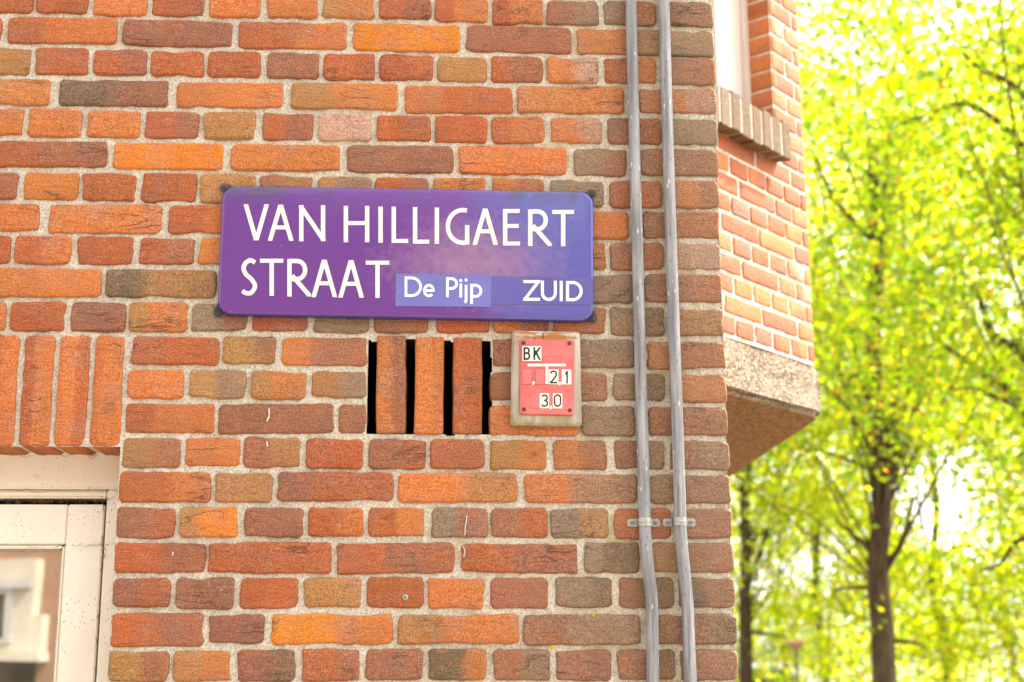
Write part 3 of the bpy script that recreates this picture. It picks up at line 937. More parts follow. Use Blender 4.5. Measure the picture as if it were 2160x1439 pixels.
# ---- cream window at the left, set back under the soldier lintel
GY = .100
def wq(x0, y0, x1, y1, Y):
    a = at_y(x0, y0, Y); b = at_y(x1, y1, Y)
    return a.x, b.x, b.z, a.z
win = empty('window', (op_r - .5, GY, .62), house)
xr = op_r + .003
f_in = at_y(221, 1120, GY).x                        # inner edge of the frame jamb
f_top = op_t + .03
head_b = at_y(100, 1031, GY).z
mb = MB(); mb.bevbox((win_l, GY, head_b), (xr, GY + .09, f_top), .003); mb.build('frame_head', CREAM, win)
mb = MB(); mb.bevbox((f_in, GY + .001, .62), (xr - .001, GY + .09, head_b - .0005), .003); mb.build('frame_jamb', CREAM, win)
mb = MB(); z1 = at_y(100, 1052, GY + .02).z
mb.bevbox((win_l, GY + .012, z1), (f_in - .001, GY + .085, head_b - .001), .004); mb.build('stop_bead', CREAM, win)
s_r = at_y(219, 1120, GY + .004).x - .0015
s_t = at_y(100, 1064, GY + .004).z
g_r = at_y(126, 1165, GY + .01).x
g_t = at_y(60, 1158, GY + .01).z
SY = GY + .004
stl = at_y(141, 1110, SY).x
mb = MB(); mb.bevbox((stl, SY, .66), (s_r, SY + .05, s_t), .002); sash = mb.build('sash', CREAM, win)
mb = MB(); mb.bevbox((win_l + .05, SY + .0008, g_t + .008), (stl - .0008, SY + .05, s_t), .002); mb.build('top_rail', CREAM, sash)
mb = MB(); mb.bevbox((g_r + .004, SY + .006, .70), (stl - .0008, SY + .04, g_t + .0075), .003); mb.build('glazing_bead', CREAM, sash)
mb = MB(); mb.bevbox((win_l + .05, SY + .006, g_t), (g_r + .0035, SY + .04, g_t + .0075), .002); mb.build('glazing_bead', CREAM, sash)
PUTTY = plain('putty', (.42, .36, .26), .7, .3, .25, 60)
mb = MB(); mb.bevbox((g_r, SY + .014, .70), (g_r + .0038, SY + .03, g_t - .0005), .001); mb.build('putty_line', PUTTY, sash)
mb = MB(); mb.bevbox((win_l + .05, SY + .014, g_t - .0040), (g_r - .0003, SY + .03, g_t - .0004), .001); mb.build('putty_line', PUTTY, sash)
mb = MB(); mb.box((win_l + .05, SY + .022, .66), (g_r + .003, SY + .026, g_t + .004)); mb.build('pane', PANE, sash)
mb = MB(); mb.bevbox((win_l, GY - .05, .60), (xr, GY + .1, .66), .006); mb.build('sill', CREAM, win)
mb = MB(); mb.bevbox((win_l, GY + .001, .66), (win_l + .06, GY + .09, head_b - .0005), .003); mb.build('frame_jamb', CREAM, win)
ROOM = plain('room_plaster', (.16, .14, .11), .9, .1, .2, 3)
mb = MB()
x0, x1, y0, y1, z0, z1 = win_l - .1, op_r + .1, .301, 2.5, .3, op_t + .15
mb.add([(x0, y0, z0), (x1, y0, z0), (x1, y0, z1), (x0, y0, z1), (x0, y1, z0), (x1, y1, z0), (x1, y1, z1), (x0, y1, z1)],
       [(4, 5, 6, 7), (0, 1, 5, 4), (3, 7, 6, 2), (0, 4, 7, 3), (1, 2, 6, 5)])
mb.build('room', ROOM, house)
# crud along the head of the sash
CRUD = plain('cobweb_dirt', (.09, .065, .03), .95, .1, .5, 90)
mb = MB()
for i in range(46):
    x = random.uniform(at_y(0, 1060, GY).x, at_y(200, 1060, GY).x)
    z = at_y(100, 1059, GY + .02).z + random.uniform(-.003, .002)
    c = Vector((x, SY + random.uniform(.004, .03), z)); r = random.uniform(.0012, .0042)
    mb.lathe(c, [(r * .3, -r * .5), (r, -.2 * r), (r * .8, .3 * r), (r * .2, .6 * r)], (random.uniform(-1, 1), .3, 1), 6)
o = mb.build('dirt', CRUD, win); o['kind'] = 'stuff'
mb = MB()
for i in range(26):
    p = at_y(random.choice([random.uniform(0, 240), random.uniform(195, 225)]), random.choice([1032, 1053, 1148, 960]) + random.uniform(-2, 2), GY - .001)
    q = p + Vector((random.uniform(-.03, .03), .0, random.uniform(-.008, .008)))
    m_ = (p + q) / 2 + Vector((0, 0, -random.uniform(.001, .006)))
    mb.tube([p, m_, q], .00035, 4)
for i in range(14):
    y = random.uniform(1040, 1439); x = 221 - (y - 1040) * .056
    p = at_y(x + random.uniform(-2, 2), y, GY - .001); q = p + Vector((random.uniform(-.008, .008), 0, random.uniform(-.02, .02)))
    mb.tube([p, (p + q) / 2 + Vector((.002, 0, 0)), q], .0005, 4)
o = mb.build('cobweb', CRUD, win); o['kind'] = 'stuff'

# ---- small marks on the wall
FLECK = plain('white_splash', (.58, .55, .49), .8, .2, .2, 300)
def fleck(pts, wpx):
    mb = MB()
    pp = []
    for a_, b_ in zip(pts[:-1], pts[1:]):
        k_ = max(1, int(math.hypot(b_[0] - a_[0], b_[1] - a_[1]) / (wpx * .9)))
        pp += [(a_[0] + (b_[0] - a_[0]) * t_ / k_ + random.uniform(-.5, .5), a_[1] + (b_[1] - a_[1]) * t_ / k_) for t_ in range(k_)]
    for j_, (x, y) in enumerate(pp):
        n = 8; poly = []
        for k in range(n):
            a = 2 * math.pi * k / n
            r = wpx * random.uniform(.6, 1.2)
            p = at_y(x + r * math.cos(a), y + 1.7 * r * math.sin(a), -.0052 - .00003 * j_); poly.append(p)
        mb.prism(poly, (0, .0035, 0))
    mb.build('paint_splash', FLECK, wall)
fleck([(567, 862), (568, 870), (567, 880), (563, 888)], 1.3)
fleck([(563, 932), (564, 941)], 1.2)
fleck([(985, 1088), (984, 1098), (982, 1108), (981, 1120), (980, 1129)], .9)
fleck([(977, 1152), (981, 1163), (978, 1176)], .8)
fleck([(364, 1165), (364, 1172)], .9)
LICH = plain('yellow_lichen', (.62, .40, .015), .9, .1, .25, 200)
for (x, y, r) in ((1253, 1296, 2.6), (1164, 1366, 3.2)):
    mb = MB()
    for k in range(5):
        c = at_y(x + random.uniform(-r, r), y + random.uniform(-r, r), -.003)
        mb.lathe(c, [(.0016, -.003), (.0022, .001), (.0012, .0028)], (0, -1, 0), 7)
    mb.build('lichen', LICH, wall)
STEEL = plain('dull_zinc', (.36, .35, .31), .45, .5, .25, 120, metal=.25)
RUSTY = plain('rusted_screw', (.10, .065, .04), .6, .4, .4, 200, metal=.4)
def screw(c, r, mat, parent, name='screw', cross=True, d=.0022):
    mb = MB()
    c = Vector(c)
    mb.lathe(c, [(r, -.002), (r, d * .5), (r * .75, d), (r * .45, d * 1.15)], (0, -1, 0), 14)
    o = mb.build(name, mat, parent, origin=c)
    mb = MB()
    a = random.uniform(0, 3)
    for k in range(2 if cross else 1):
        e = Vector((math.cos(a + k * math.pi / 2), 0, math.sin(a + k * math.pi / 2))); g = Vector((-e.z, 0, e.x))
        cc = c + Vector((0, -d * 1.16 - .0001 * k, 0))
        P = [cc + e * r * .62 + g * r * .13, cc - e * r * .62 + g * r * .13, cc - e * r * .62 - g * r * .13, cc + e * r * .62 - g * r * .13]
        mb.prism(P, (0, .0008, 0))
    s = mb.build('slot', DARK, o)
    return o
screw(at_y(855, 1260, -.003), .0050, STEEL, wall, 'wall_screw', d=.003)
mb = MB(); c = at_y(466, 1250, -.002)
mb.add([c + Vector((x, y, z)) for x, y, z in ((-.006, -.001, .001), (.001, -.003, .006), (.006, -.001, .001), (.001, -.001, -.005))], [(0, 3, 2, 1)])
mb.add([c + Vector((x, y, z)) for x, y, z in ((-.006, .004, .001), (.001, .004, .006), (.006, .004, .001), (.001, .004, -.005))], [(0, 1, 2, 3)])
mb.build('filled_plug_hole', STEEL, wall)

# ================================================================== lettering: strokes of even width
def bez(pts, n=7):
    """Catmull-Rom through the points"""
    P = [Vector(p) for p in pts]
    out = []
    for i in range(len(P) - 1):
        p0 = P[max(i - 1, 0)]; p1 = P[i]; p2 = P[i + 1]; p3 = P[min(i + 2, len(P) - 1)]
        for k in range(n):
            t = k / n
            out.append(.5 * ((2 * p1) + (p2 - p0) * t + (2 * p0 - 5 * p1 + 4 * p2 - p3) * t * t + (3 * p1 - p0 - 3 * p2 + p3) * t ** 3))
    out.append(P[-1])
    return out
def arc(cx, cy, rx, ry, a0, a1, n=14):
    return [(cx + rx * math.cos(R_(a0 + (a1 - a0) * i / n)), cy + ry * math.sin(R_(a0 + (a1 - a0) * i / n))) for i in range(n + 1)]
# unit box, y down. 'l' straight strokes (ends cut by the box), 'c' curved strokes (butt ends)
GL = {
 'V': [('l', (0, 0), (.5, 1.07)), ('l', (1, 0), (.5, 1.07))],
 'A': [('l', (.5, -.07), (0, 1)), ('l', (.5, -.07), (1, 1)), ('b', (.21, .645), (.79, .645))],
 'N': [('l', (0, 0), (0, 1)), ('l', (1, 0), (1, 1)), ('l', (0, 0), (1, 1))],
 'H': [('l', (0, 0), (0, 1)), ('l', (1, 0), (1, 1)), ('b', (0, .47), (1, .47))],
 'I': [('l', (.5, 0), (.5, 1))],
 'L': [('l', (0, 0), (0, 1)), ('l', (0, 1), (1, 1))],
 'G': [('c', arc(.78, .5, .78, .5, -75, -180, 12) + arc(.78, .5, .78, .5, -180, -285, 12)[1:] + [(1.0, .985)]), ('l', (1, .53), (1, .985))],
 'E': [('l', (0, 0), (0, 1)), ('l', (0, 0), (.97, 0)), ('l', (0, .46), (.9, .46)), ('l', (0, 1), (1, 1))],
 'R': [('l', (0, 0), (0, 1)), ('c', [(0, 0), (.40, 0)] + arc(.40, .27, .42, .27, -90, 90, 12)[1:] + [(0, .54)]), ('l', (.30, .54), (1, 1))],
 'T': [('l', (0, 0), (1, 0)), ('l', (.5, 0), (.5, 1))],
 'S': [('c', bez([(.98, .07), (.62, 0), (.22, .10), (.10, .26), (.30, .43), (.72, .58), (.98, .78), (.72, .97), (.36, 1.0), (0, .93)], 6))],
 'D': [('l', (0, 0), (0, 1)), ('c', [(0, 0), (.38, 0)] + arc(.38, .5, .62, .5, -90, 90, 16)[1:] + [(0, 1)])],
 'e': [('c', [(.02, .5), (1, .5)] + arc(.5, .5, .5, .5, 0, -180, 14)[1:] + arc(.5, .5, .5, .5, -180, -315, 11)[1:])],
 'P': [('l', (0, 0), (0, 1)), ('c', [(0, 0), (.42, 0)] + arc(.42, .29, .58, .29, -90, 90, 12)[1:] + [(0, .58)])],
 'i': [('l', (.5, .30), (.5, 1)), ('d', (.5, .03))],
 'j': [('c', [(.8, .22), (.8, .84)] + bez([(.8, .84), (.74, .93), (.2, 1.0)], 5)[1:]), ('d', (.8, .0))],
 'p': [('l', (0, 0), (0, 1)), ('c', [(0, .02), (.42, 0)] + arc(.42, .32, .58, .32, -90, 90, 12)[1:] + [(0, .64)])],
 'Z': [('l', (0, 0), (1, 0)), ('l', (1, 0), (0, 1)), ('l', (0, 1), (1, 1))],
 'U': [('c', [(0, -.08), (0, .62)] + arc(.5, .62, .5, .38, 180, 0, 14)[1:] + [(1, -.08)])],
 'B': [('l', (0, 0), (0, 1)), ('c', [(0, 0), (.5, 0)] + arc(.5, .23, .40, .23, -90, 90, 10)[1:] + [(0, .46)]), ('c', [(0, .46), (.5, .46)] + arc(.5, .73, .5, .27, -90, 90, 10)[1:] + [(0, 1)])],
 'K': [('l', (0, 0), (0, 1)), ('l', (1, 0), (0, .68)), ('l', (.38, .42), (1, 1))],
 '2': [('c', bez([(.02, .20), (.16, .05), (.5, 0), (.88, .08), (.98, .28), (.80, .50), (0, 1)], 6)), ('l', (0, 1), (1, 1))],
 '1': [('c', [(.15, .25), (.75, 0)]), ('l', (.75, 0), (.75, 1))],
 '3': [('c', bez([(.04, .14), (.25, .02), (.55, 0), (.9, .1), (.92, .34), (.62, .47), (.40, .48)], 6)), ('c', bez([(.40, .48), (.75, .50), (1, .68), (.92, .90), (.55, 1), (.2, .97), (0, .86)], 6))],
 '0': [('c', [(0, .3)] + arc(.5, .3, .5, .3, 180, 360, 12)[1:] + [(1, .7)] + arc(.5, .7, .5, .3, 0, 180, 12)[1:] + [(0, .3)])],
}
def clip(poly, axis, val, keep_less):
    out = []
    for i in range(len(poly)):
        a, b = poly[i], poly[(i + 1) % len(poly)]
        ia = (a[axis] <= val) == keep_less or abs(a[axis] - val) < 1e-9; ib = (b[axis] <= val) == keep_less or abs(b[axis] - val) < 1e-9
        if ia: out.append(a)
        if ia != ib:
            t = (val - a[axis]) / (b[axis] - a[axis]); out.append(a + (b - a) * t)
    return out
def letter(ch, box, sw, fr_y, mat, parent, thick=.0006, narrow=None, rot=0.0):
    """box: x0 x1 ytop ybottom (traced px) laid on the plane y = fr_y"""
    x0, x1, y0, y1 = box
    hw = sw / 2
    hv = (narrow or sw) / 2
    X = lambda u: x0 + hw + u * (x1 - x0 - 2 * hw)
    Yv = lambda v: y0 + hv + v * (y1 - y0 - 2 * hv)
    mb = MB()
    step = 0
    def emit(poly):
        nonlocal step
        if len(poly) < 3: return
        dy = -.00004 * step; step += 1
        mb.prism([at_y(p.x, p.y, fr_y + dy) for p in poly], (0, thick - dy, 0))
    for s in GL[ch]:
        if s[0] == 'd':
            c = Vector((X(s[1][0]), Yv(s[1][1])))
            emit([c + Vector((math.cos(k * math.pi / 6), math.sin(k * math.pi / 6))) * hw * 1.15 for k in range(12)])
        elif s[0] in 'lb':
            a = Vector((X(s[1][0]), Yv(s[1][1]))); b = Vector((X(s[2][0]), Yv(s[2][1])))
            d = (b - a).normalized(); nn = Vector((-d.y, d.x)) * (hv if abs(d.x) > .95 else hw)
            e = d * (hw if s[0] == 'l' and not (abs(d.y) > .3 and abs(d.x) > .05) else (hw * 2.2 if s[0] == 'l' else 0))
            p = [a - e + nn, b + e + nn, b + e - nn, a - e - nn]
            p = clip(p, 1, y0, False); p = clip(p, 1, y1, True); p = clip(p, 0, x0 - .6, False); p = clip(p, 0, x1 + .6, True)
            emit(p)
        else:
            P = [Vector((X(q[0]), Yv(q[1]))) for q in s[1]]
            L = []; Rr = []
            for i, q in enumerate(P):
                t = (P[min(i + 1, len(P) - 1)] - P[max(i - 1, 0)])
                if i not in (0, len(P) - 1):
                    t1 = (P[i] - P[i - 1]).normalized(); t2 = (P[i + 1] - P[i]).normalized(); t = t1 + t2
                    sc = min(1.35, 1 / max(.6, t.length / 2))
                else: sc = 1
                t = t.normalized(); nn = Vector((-t.y, t.x)) * hw * sc
                L.append(q + nn); Rr.append(q - nn)
            # one strip: shared corners, no overlap
            b0 = len(mb.v); n = len(P)
            dy = -.00004 * step; step += 1
            top = [at_y(p.x, p.y, fr_y + dy) for p in L] + [at_y(p.x, p.y, fr_y + dy) for p in Rr]
            bot = [p + Vector((0, thick - dy, 0)) for p in top]
            fs = []
            for i in range(n - 1):
                fs += [(i, i + 1, n + i + 1, n + i), (i, 2 * n + i, 2 * n + i + 1, i + 1), (n + i, n + i + 1, 3 * n + i + 1, 3 * n + i)]
            fs += [(0, n, 3 * n, 2 * n), (n - 1, 3 * n - 1, 4 * n - 1, 2 * n - 1)]
            mb.add(top + bot, fs)
    o = mb.build('letter', mat, parent)
    fix_normals(o.data)
    return o

# ================================================================== street name sign
SF = -.0220                                         # face plane
SIGN_TOP = at_y(860, 397, SF).z
SHEEN = (at_y(1000, 540, SF).x, at_y(1000, 555, SF).z)
ENAMEL = enamel_material()
LETTERW = plain('letter_white', (.66, .62, .555), .35, .4, .05, 25)
c4 = [at_y(469, 391, SF), at_y(1252, 404, SF), at_y(1253, 677, SF), at_y(458, 662, SF)]
sign = empty('street_sign', (c4[3] + c4[2]) / 2)
sign.location.y = 0; WLOC[sign.name] = Vector((sign.location.x, 0, sign.location.z))
tag(sign, 'purple-blue enamel street name sign with white lettering above the air vent', 'street sign')
def rrect(c, inset, rad, y, n=7):
    """rounded quadrilateral loop; c = tl tr br bl"""
    P = [Vector((p.x, p.z)) for p in c]
    cen = sum(P, Vector((0, 0))) / 4
    out = []
    for i in range(4):
        p = P[i]; a = (P[i - 1] - p).normalized(); b = (P[(i + 1) % 4] - p).normalized()
        q = p + (a + b) * inset
        r = max(.002, rad - inset)
        s0 = q + a * r; s1 = q + b * r; ctr = q + (a + b) * r
        v0 = s0 - ctr; v1 = s1 - ctr
        for k in range(n + 1):
            t = math.pi / 2 * k / n
            w_ = ctr + v0 * math.cos(t) + v1 * math.sin(t)
            out.append(Vector((w_.x, y, w_.y)))
    return out
def loft(rings, cap_last=True, cap_first=False):
    mb = MB(); n = len(rings[0])
    fs = []
    for r in range(len(rings) - 1):
        for i in range(n): fs.append((r * n + i, r * n + (i + 1) % n, (r + 1) * n + (i + 1) % n, (r + 1) * n + i))
    if cap_last: fs.append(tuple((len(rings) - 1) * n + i for i in range(n)))
    if cap_first: fs.append(tuple(range(n))[::-1])
    mb.add([p for r in rings for p in r], fs)
    return mb
mb = loft([rrect(c4, -.0005, .026, -.0035), rrect(c4, -.0005, .026, -.0120), rrect(c4, .0000, .026, -.0180), rrect(c4, .0020, .026, -.0206), rrect(c4, .0045, .025, -.0216), rrect(c4, .0075, .025, SF)], cap_first=True)
plate = mb.build('plate', ENAMEL, sign, smooth=True)
fix_normals(plate.data)
EAR = plain('dirty_enamel_edge', (.045, .040, .060), .5, .4, .5, 60)
for (x, y, sx, sy) in ((474, 396, -1, -1), (1248, 409, 1, -1), (1250, 672, 1, 1), (460, 659, -1, 1)):
    c = at_y(x, y, -.006)
    mb = MB()
    inx, inz = -sx * .03, sy * .03
    poly = []
    for k in range(9):
        a = math.pi * 2 * k / 8 * .5
        ang = math.atan2(-sy, sx) - math.pi / 2 + a
        poly.append(Vector((c.x + .0082 * math.cos(ang), -.0072, c.z + .0082 * math.sin(ang))))
    poly += [Vector((c.x + inx * .2, -.0072, c.z + inz)), Vector((c.x + inx, -.0072, c.z + inz)), Vector((c.x + inx, -.0072, c.z + inz * .2))]
    # hull order by angle
    g = sum(poly, Vector()) / len(poly)
    poly.sort(key=lambda p: math.atan2(p.z - g.z, p.x - g.x))
    mb.prism(poly, (0, .004, 0))
    ear = mb.build('fixing_ear', EAR, sign)
    fix_normals(ear.data)
    screw(Vector((c.x, -.0074, c.z)), .0050, RUSTY, ear)
LP = SF - .0004
for ch, x0, x1, yt, yb in (('V', 515, 566, 431, 507), ('A', 566, 618, 432, 508), ('N', 631, 686, 433, 509), ('H', 725, 779, 434.5, 511), ('I', 797, 808.5, 436, 512), ('L', 826, 861, 436, 512.5),
                           ('L', 871, 905.5, 437, 514), ('I', 916, 927, 438, 514.5), ('G', 940, 990, 439, 516.5), ('A', 998, 1049, 440, 516.5), ('E', 1061, 1097, 441, 518), ('R', 1114, 1163, 442, 519), ('T', 1165, 1211, 443, 519.5),
                           ('S', 506.5, 543, 545, 623), ('T', 548.5, 597.5, 546, 624), ('R', 606, 655.5, 546.5, 625.5), ('A', 658, 710, 548, 627), ('A', 714.5, 766.5, 549, 628), ('T', 771.5, 821, 550, 628.5)):
    letter(ch, (x0, x1, yt, yb), 9.1, LP, LETTERW, sign, narrow=8.3)
STICK = [plain('sticker_blue', (.125, .130, .36), .42, .4, .10, 9), plain('sticker_violet', (.095, .085, .29), .40, .4, .16, 9)]
def sticker(q, y, mat, name):
    P = [at_y(px, py, y) for px, py in q]
    mb = MB(); mb.prism(P, (0, -y + SF + .0003, 0))
    o = mb.build(name, mat, sign); fix_normals(o.data)
    return o
s1 = sticker([(1030, 583), (1250.5, 586), (1250.5, 643), (1030, 641)], SF - .0006, STICK[1], 'sticker')
s2 = sticker([(835, 577.5), (1036.5, 580), (1036, 647.5), (834, 646)], SF - .0011, STICK[0], 'sticker')
STW = plain('sticker_white', (.72, .70, .67), .4, .4, .03, 20)
for ch, x0, x1, yt, yb in (('D', 853.5, 890, 583.5, 626.5), ('e', 892.5, 917, 599, 627), ('P', 941, 966, 585, 627), ('i', 969, 975, 588, 627.5), ('j', 976, 987, 588, 641), ('p', 992, 1017, 599, 641.5)):
    letter(ch, (x0, x1, yt, yb), 5.6, SF - .0015, STW, s2, thick=.0005)
for ch, x0, x1, yt, yb in (('Z', 1104, 1139, 591, 634.5), ('U', 1141, 1174.5, 592, 635), ('I', 1180.5, 1187, 592.5, 635.5), ('D', 1194, 1229, 593, 635.5)):
    letter(ch, (x0, x1, yt, yb), 6.2, SF - .0010, STW, s1, thick=.0005)

# ================================================================== wooden board and red hydrant marker plate
BF = -.0230
bc = [at_y(1081, 696, BF), at_y(1223.5, 699, BF), at_y(1227.5, 897, BF), at_y(1077.5, 895, BF)]
BOARD_TOP, BOARD_BOT = bc[0].z, bc[3].z
WOOD = wood_material()
mb = loft([rrect(bc, 0, .004, -.0045, 2), rrect(bc, -.0005, .004, -.016, 2), rrect(bc, .0035, .004, -.0215, 2), rrect(bc, .0085, .003, BF, 2)], cap_first=True)
board = mb.build('wooden_board', WOOD); fix_normals(board.data)
tag(board, 'weathered grey wooden backing board behind the small red plate', 'board')
CR = plain('crack_shadow', (.02, .014, .008), .95, .1)
for (x, ya, yb, w_) in ((1145.5, 702, 716, 1.6), (1127, 711, 716.5, 1.3)):
    mb = MB(); mb.prism([at_y(x - w_ / 2, ya, BF - .0004), at_y(x + w_ / 2, ya + 1, BF - .0004), at_y(x + w_ * .4, yb, BF - .0004), at_y(x - w_ * .6, yb, BF - .0004)], (0, .0012, 0))
    mb.build('crack', CR, board)
PF = -.0275
pc = [at_y(1097.5, 717.5, PF), at_y(1210, 717.5, PF), at_y(1210.5, 875.5, PF), at_y(1096, 873.5, PF)]
mk = empty('hydrant_plate', ((pc[2] + pc[3]) / 2))
tag(mk, 'small red plate with letters BK and black digits 2,1 and 3,0', 'plate sign')
REDM = Mat('faded_red_plastic', .38, .45)
c = REDM.mix(REDM.ramp(REDM.noise(14, 4, .6), .3, .7), (.46, .085, .075), (.62, .165, .150))
c = REDM.mix(REDM.math('MULTIPLY', REDM.ramp(REDM.vor(190), .12, .22, .6, 0), REDM.ramp(REDM.noise(30, 2), .5, .62)), c, (.25, .06, .05))
c = REDM.mix(REDM.ramp(REDM.sep()[1], PF + .0006, PF + .0030), c, (.40, .016, .012))
REDM.color(c)
mb = loft([rrect(pc, -.0008, .005, BF + .0003), rrect(pc, -.0008, .005, PF + .0022), rrect(pc, .0012, .005, PF)], cap_first=True)
o = mb.build('plate', REDM.m, mk); fix_normals(o.data)
TILE = plain('tile_cream', (.74, .70, .58), .4, .4, .05, 40)
INK = plain('black_ink', (.018, .018, .02), .5, .3, .3, 60)
OUTL = plain('tile_outline', (.20, .045, .03), .6, .3, .3, 60)
RTL = plain('blank_tile_red', (.60, .155, .145), .38, .4, .08, 20)
def slab(x0, x1, y0, y1, yf, mat, name, parent, skew=0):
    mb = MB(); mb.prism([at_y(x0, y0, yf), at_y(x1, y0, yf), at_y(x1, y1, yf), at_y(x0, y1, yf)], (0, PF + .0004 - yf, 0))
    o = mb.build(name, mat, parent); fix_normals(o.data); return o
T1 = PF - .0007; T2 = PF - .0010
sc = 6.255
Z = lambda x, y: (1060 + x / sc, 680 + y / sc)
def zslab(x0, x1, y0, y1, yf, mat, name, parent):
    a = Z(x0, y0); b = Z(x1, y1); return slab(a[0], b[0], a[1], b[1], yf, mat, name, parent)
def tile(x0, x1, y0, y1, chars, mat=TILE):
    zslab(x0 - 3, x1 + 3, y0 - 3, y1 + 3, PF - .0004, OUTL, 'tile_edge', mk)
    t = zslab(x0, x1, y0, y1, T1, mat, 'tile', mk)
    for ch, a, b, c_, d in chars:
        p = Z(a, c_); q = Z(b, d)
        letter(ch, (p[0], q[0], p[1], q[1]), 3.9 if ch in 'BK' else 3.3, T2, INK, t, thick=.0004)
tile(262, 514, 314, 510, [('B', 276, 368, 327, 497), ('K', 408, 500, 327, 497)])
tile(612, 738, 622, 818, [('2', 624, 722, 636, 806)])
tile(781, 908, 622, 820, [('1', 815, 872, 640, 808)])
tile(490, 616, 936, 1134, [('3', 508, 602, 952, 1116)])
tile(663, 790, 938, 1136, [('0', 677, 776, 948, 1116)])
tile(262, 386, 618, 814, [], RTL); tile(436, 560, 618, 814, [], RTL); tile(366, 486, 934, 1130, [], RTL)
zslab(332, 836, 546, 580, PF - .0008, TILE, 'bar', mk)
zslab(568, 605, 580.5, 814, PF - .0008, TILE, 'bar', mk)
for (x, y) in ((394, 780), (743, 788), (622, 1104)):
    mb = MB(); P = [Z(x, y), Z(x + 33, y), Z(x + 33, y + 28), Z(x + 6, y + 50), Z(x, y + 46)]
    mb.prism([at_y(a, b, PF - .0008) for a, b in P], (0, .001, 0)); o = mb.build('comma', TILE, mk); fix_normals(o.data)
for (x, y) in ((278, 270), (882, 276), (283, 1148), (889, 1160)):
    a = Z(x, y); screw(at_y(a[0], a[1], PF), .0036, RUSTY, mk, cross=(x == 283), d=.0030)

# ================================================================== two conduits on the wall
PIPE = pipe_material()
def conduit(pts, label, clip_px, group):
    top = at_y(*pts[0], -.0175)
    root = empty('conduit_pipe', at_y(pts[-1][0], pts[-1][1], -.0175))
    tag(root, label, 'pipe', group)
    P = [at_y(x, y, -.0175) for x, y in pts]
    d = (P[0] - P[1]).normalized()
    ext = [P[0] + d * 1.0]
    dn_ = [P[-1] + (P[-1] - P[-2]).normalized() * .10, Vector((P[-1].x + .003, P[-1].y, P[-1].z - .5)), Vector((P[-1].x + .004, P[-1].y, .05))]
    mb = MB(); mb.tube(bez(ext + P + dn_, 6), .0109, 20)
    mb.build('pipe', PIPE, root, smooth=True)
    # saddle clip with two lugs
    x0, x1, xc, y0, y1 = clip_px
    zt, zb = at_y(xc, y0, -.01).z, at_y(xc, y1, -.01).z
    zc = (zt + zb) / 2; hh = (zt - zb) / 2
    cx = at_y(xc, (y0 + y1) / 2, -.0175).x
    ax, bx = at_y(x0, (y0 + y1) / 2, -.005).x, at_y(x1, (y0 + y1) / 2, -.005).x
    r = .0122
    prof = [(ax, -.0048), (ax + .0028, -.0048), (cx - r - .0015, -.0048)] + [(cx - r * math.cos(math.pi * k / 12), -.0175 - r * math.sin(math.pi * k / 12)) for k in range(13)] + [(cx + r + .0015, -.0048), (bx - .0028, -.0048), (bx, -.0048)]
    prof.insert(3, (cx - r, -.0075)); prof.insert(-3, (cx + r, -.0075))
    mb = MB(); vs = []; n = len(prof)
    zs = [zc - hh, zc - hh * .25, zc - hh * .12, zc + hh * .12, zc + hh * .25, zc + hh]
    for zi, z in enumerate(zs):
        for i, (x, y) in enumerate(prof):
            zz = z
            if i in (0, n - 1) and zi in (0, 5): zz = zc + (z - zc) * .55
            rib = .0008 if zi in (2, 3) and 3 < i < n - 4 else 0
            vs.append((x, y - rib, zz))
    fs = [(a * n + i, a * n + i + 1, (a + 1) * n + i + 1, (a + 1) * n + i) for a in range(5) for i in range(n - 1)]
    vs2 = [(x, y + .0010, z) for x, y, z in vs]; b = len(vs)
    fs2 = [tuple(b + k for k in f[::-1]) for f in fs]
    rim = []
    for i in range(n - 1): rim += [(i, b + i, b + i + 1, i + 1), (5 * n + i, 5 * n + i + 1, b + 5 * n + i + 1, b + 5 * n + i)]
    for a in range(5): rim += [(a * n, (a + 1) * n, b + (a + 1) * n, b + a * n), (a * n + n - 1, b + a * n + n - 1, b + (a + 1) * n + n - 1, (a + 1) * n + n - 1)]
    mb.add(vs + vs2, fs + fs2 + rim)
    cl = mb.build('saddle_clip', STEEL, root); fix_normals(cl.data)
    for x in ((ax + cx - r) / 2 - .001, (bx + cx + r) / 2 + .001):
        screw((x, -.0052, zc), .0040, STEEL, cl, d=.0024)
conduit([(1330.5, 0), (1343, 480), (1356, 960), (1360, 1090), (1362, 1140), (1368, 1205), (1374.5, 1262), (1376, 1350), (1377.5, 1439)],
        'left one of the two thin grey pipes, farther from the wall corner', (1323, 1392.5, 1360.5, 1094, 1111), 'grey pipes beside the wall corner')
conduit([(1400, 0), (1414.5, 480), (1431, 960), (1435, 1090), (1438, 1150), (1444, 1210), (1449.5, 1268), (1453, 1350), (1456.5, 1439)],
        'right one of the two thin grey pipes, nearer the wall corner', (1399, 1467, 1434.5, 1093, 1110), 'grey pipes beside the wall corner')

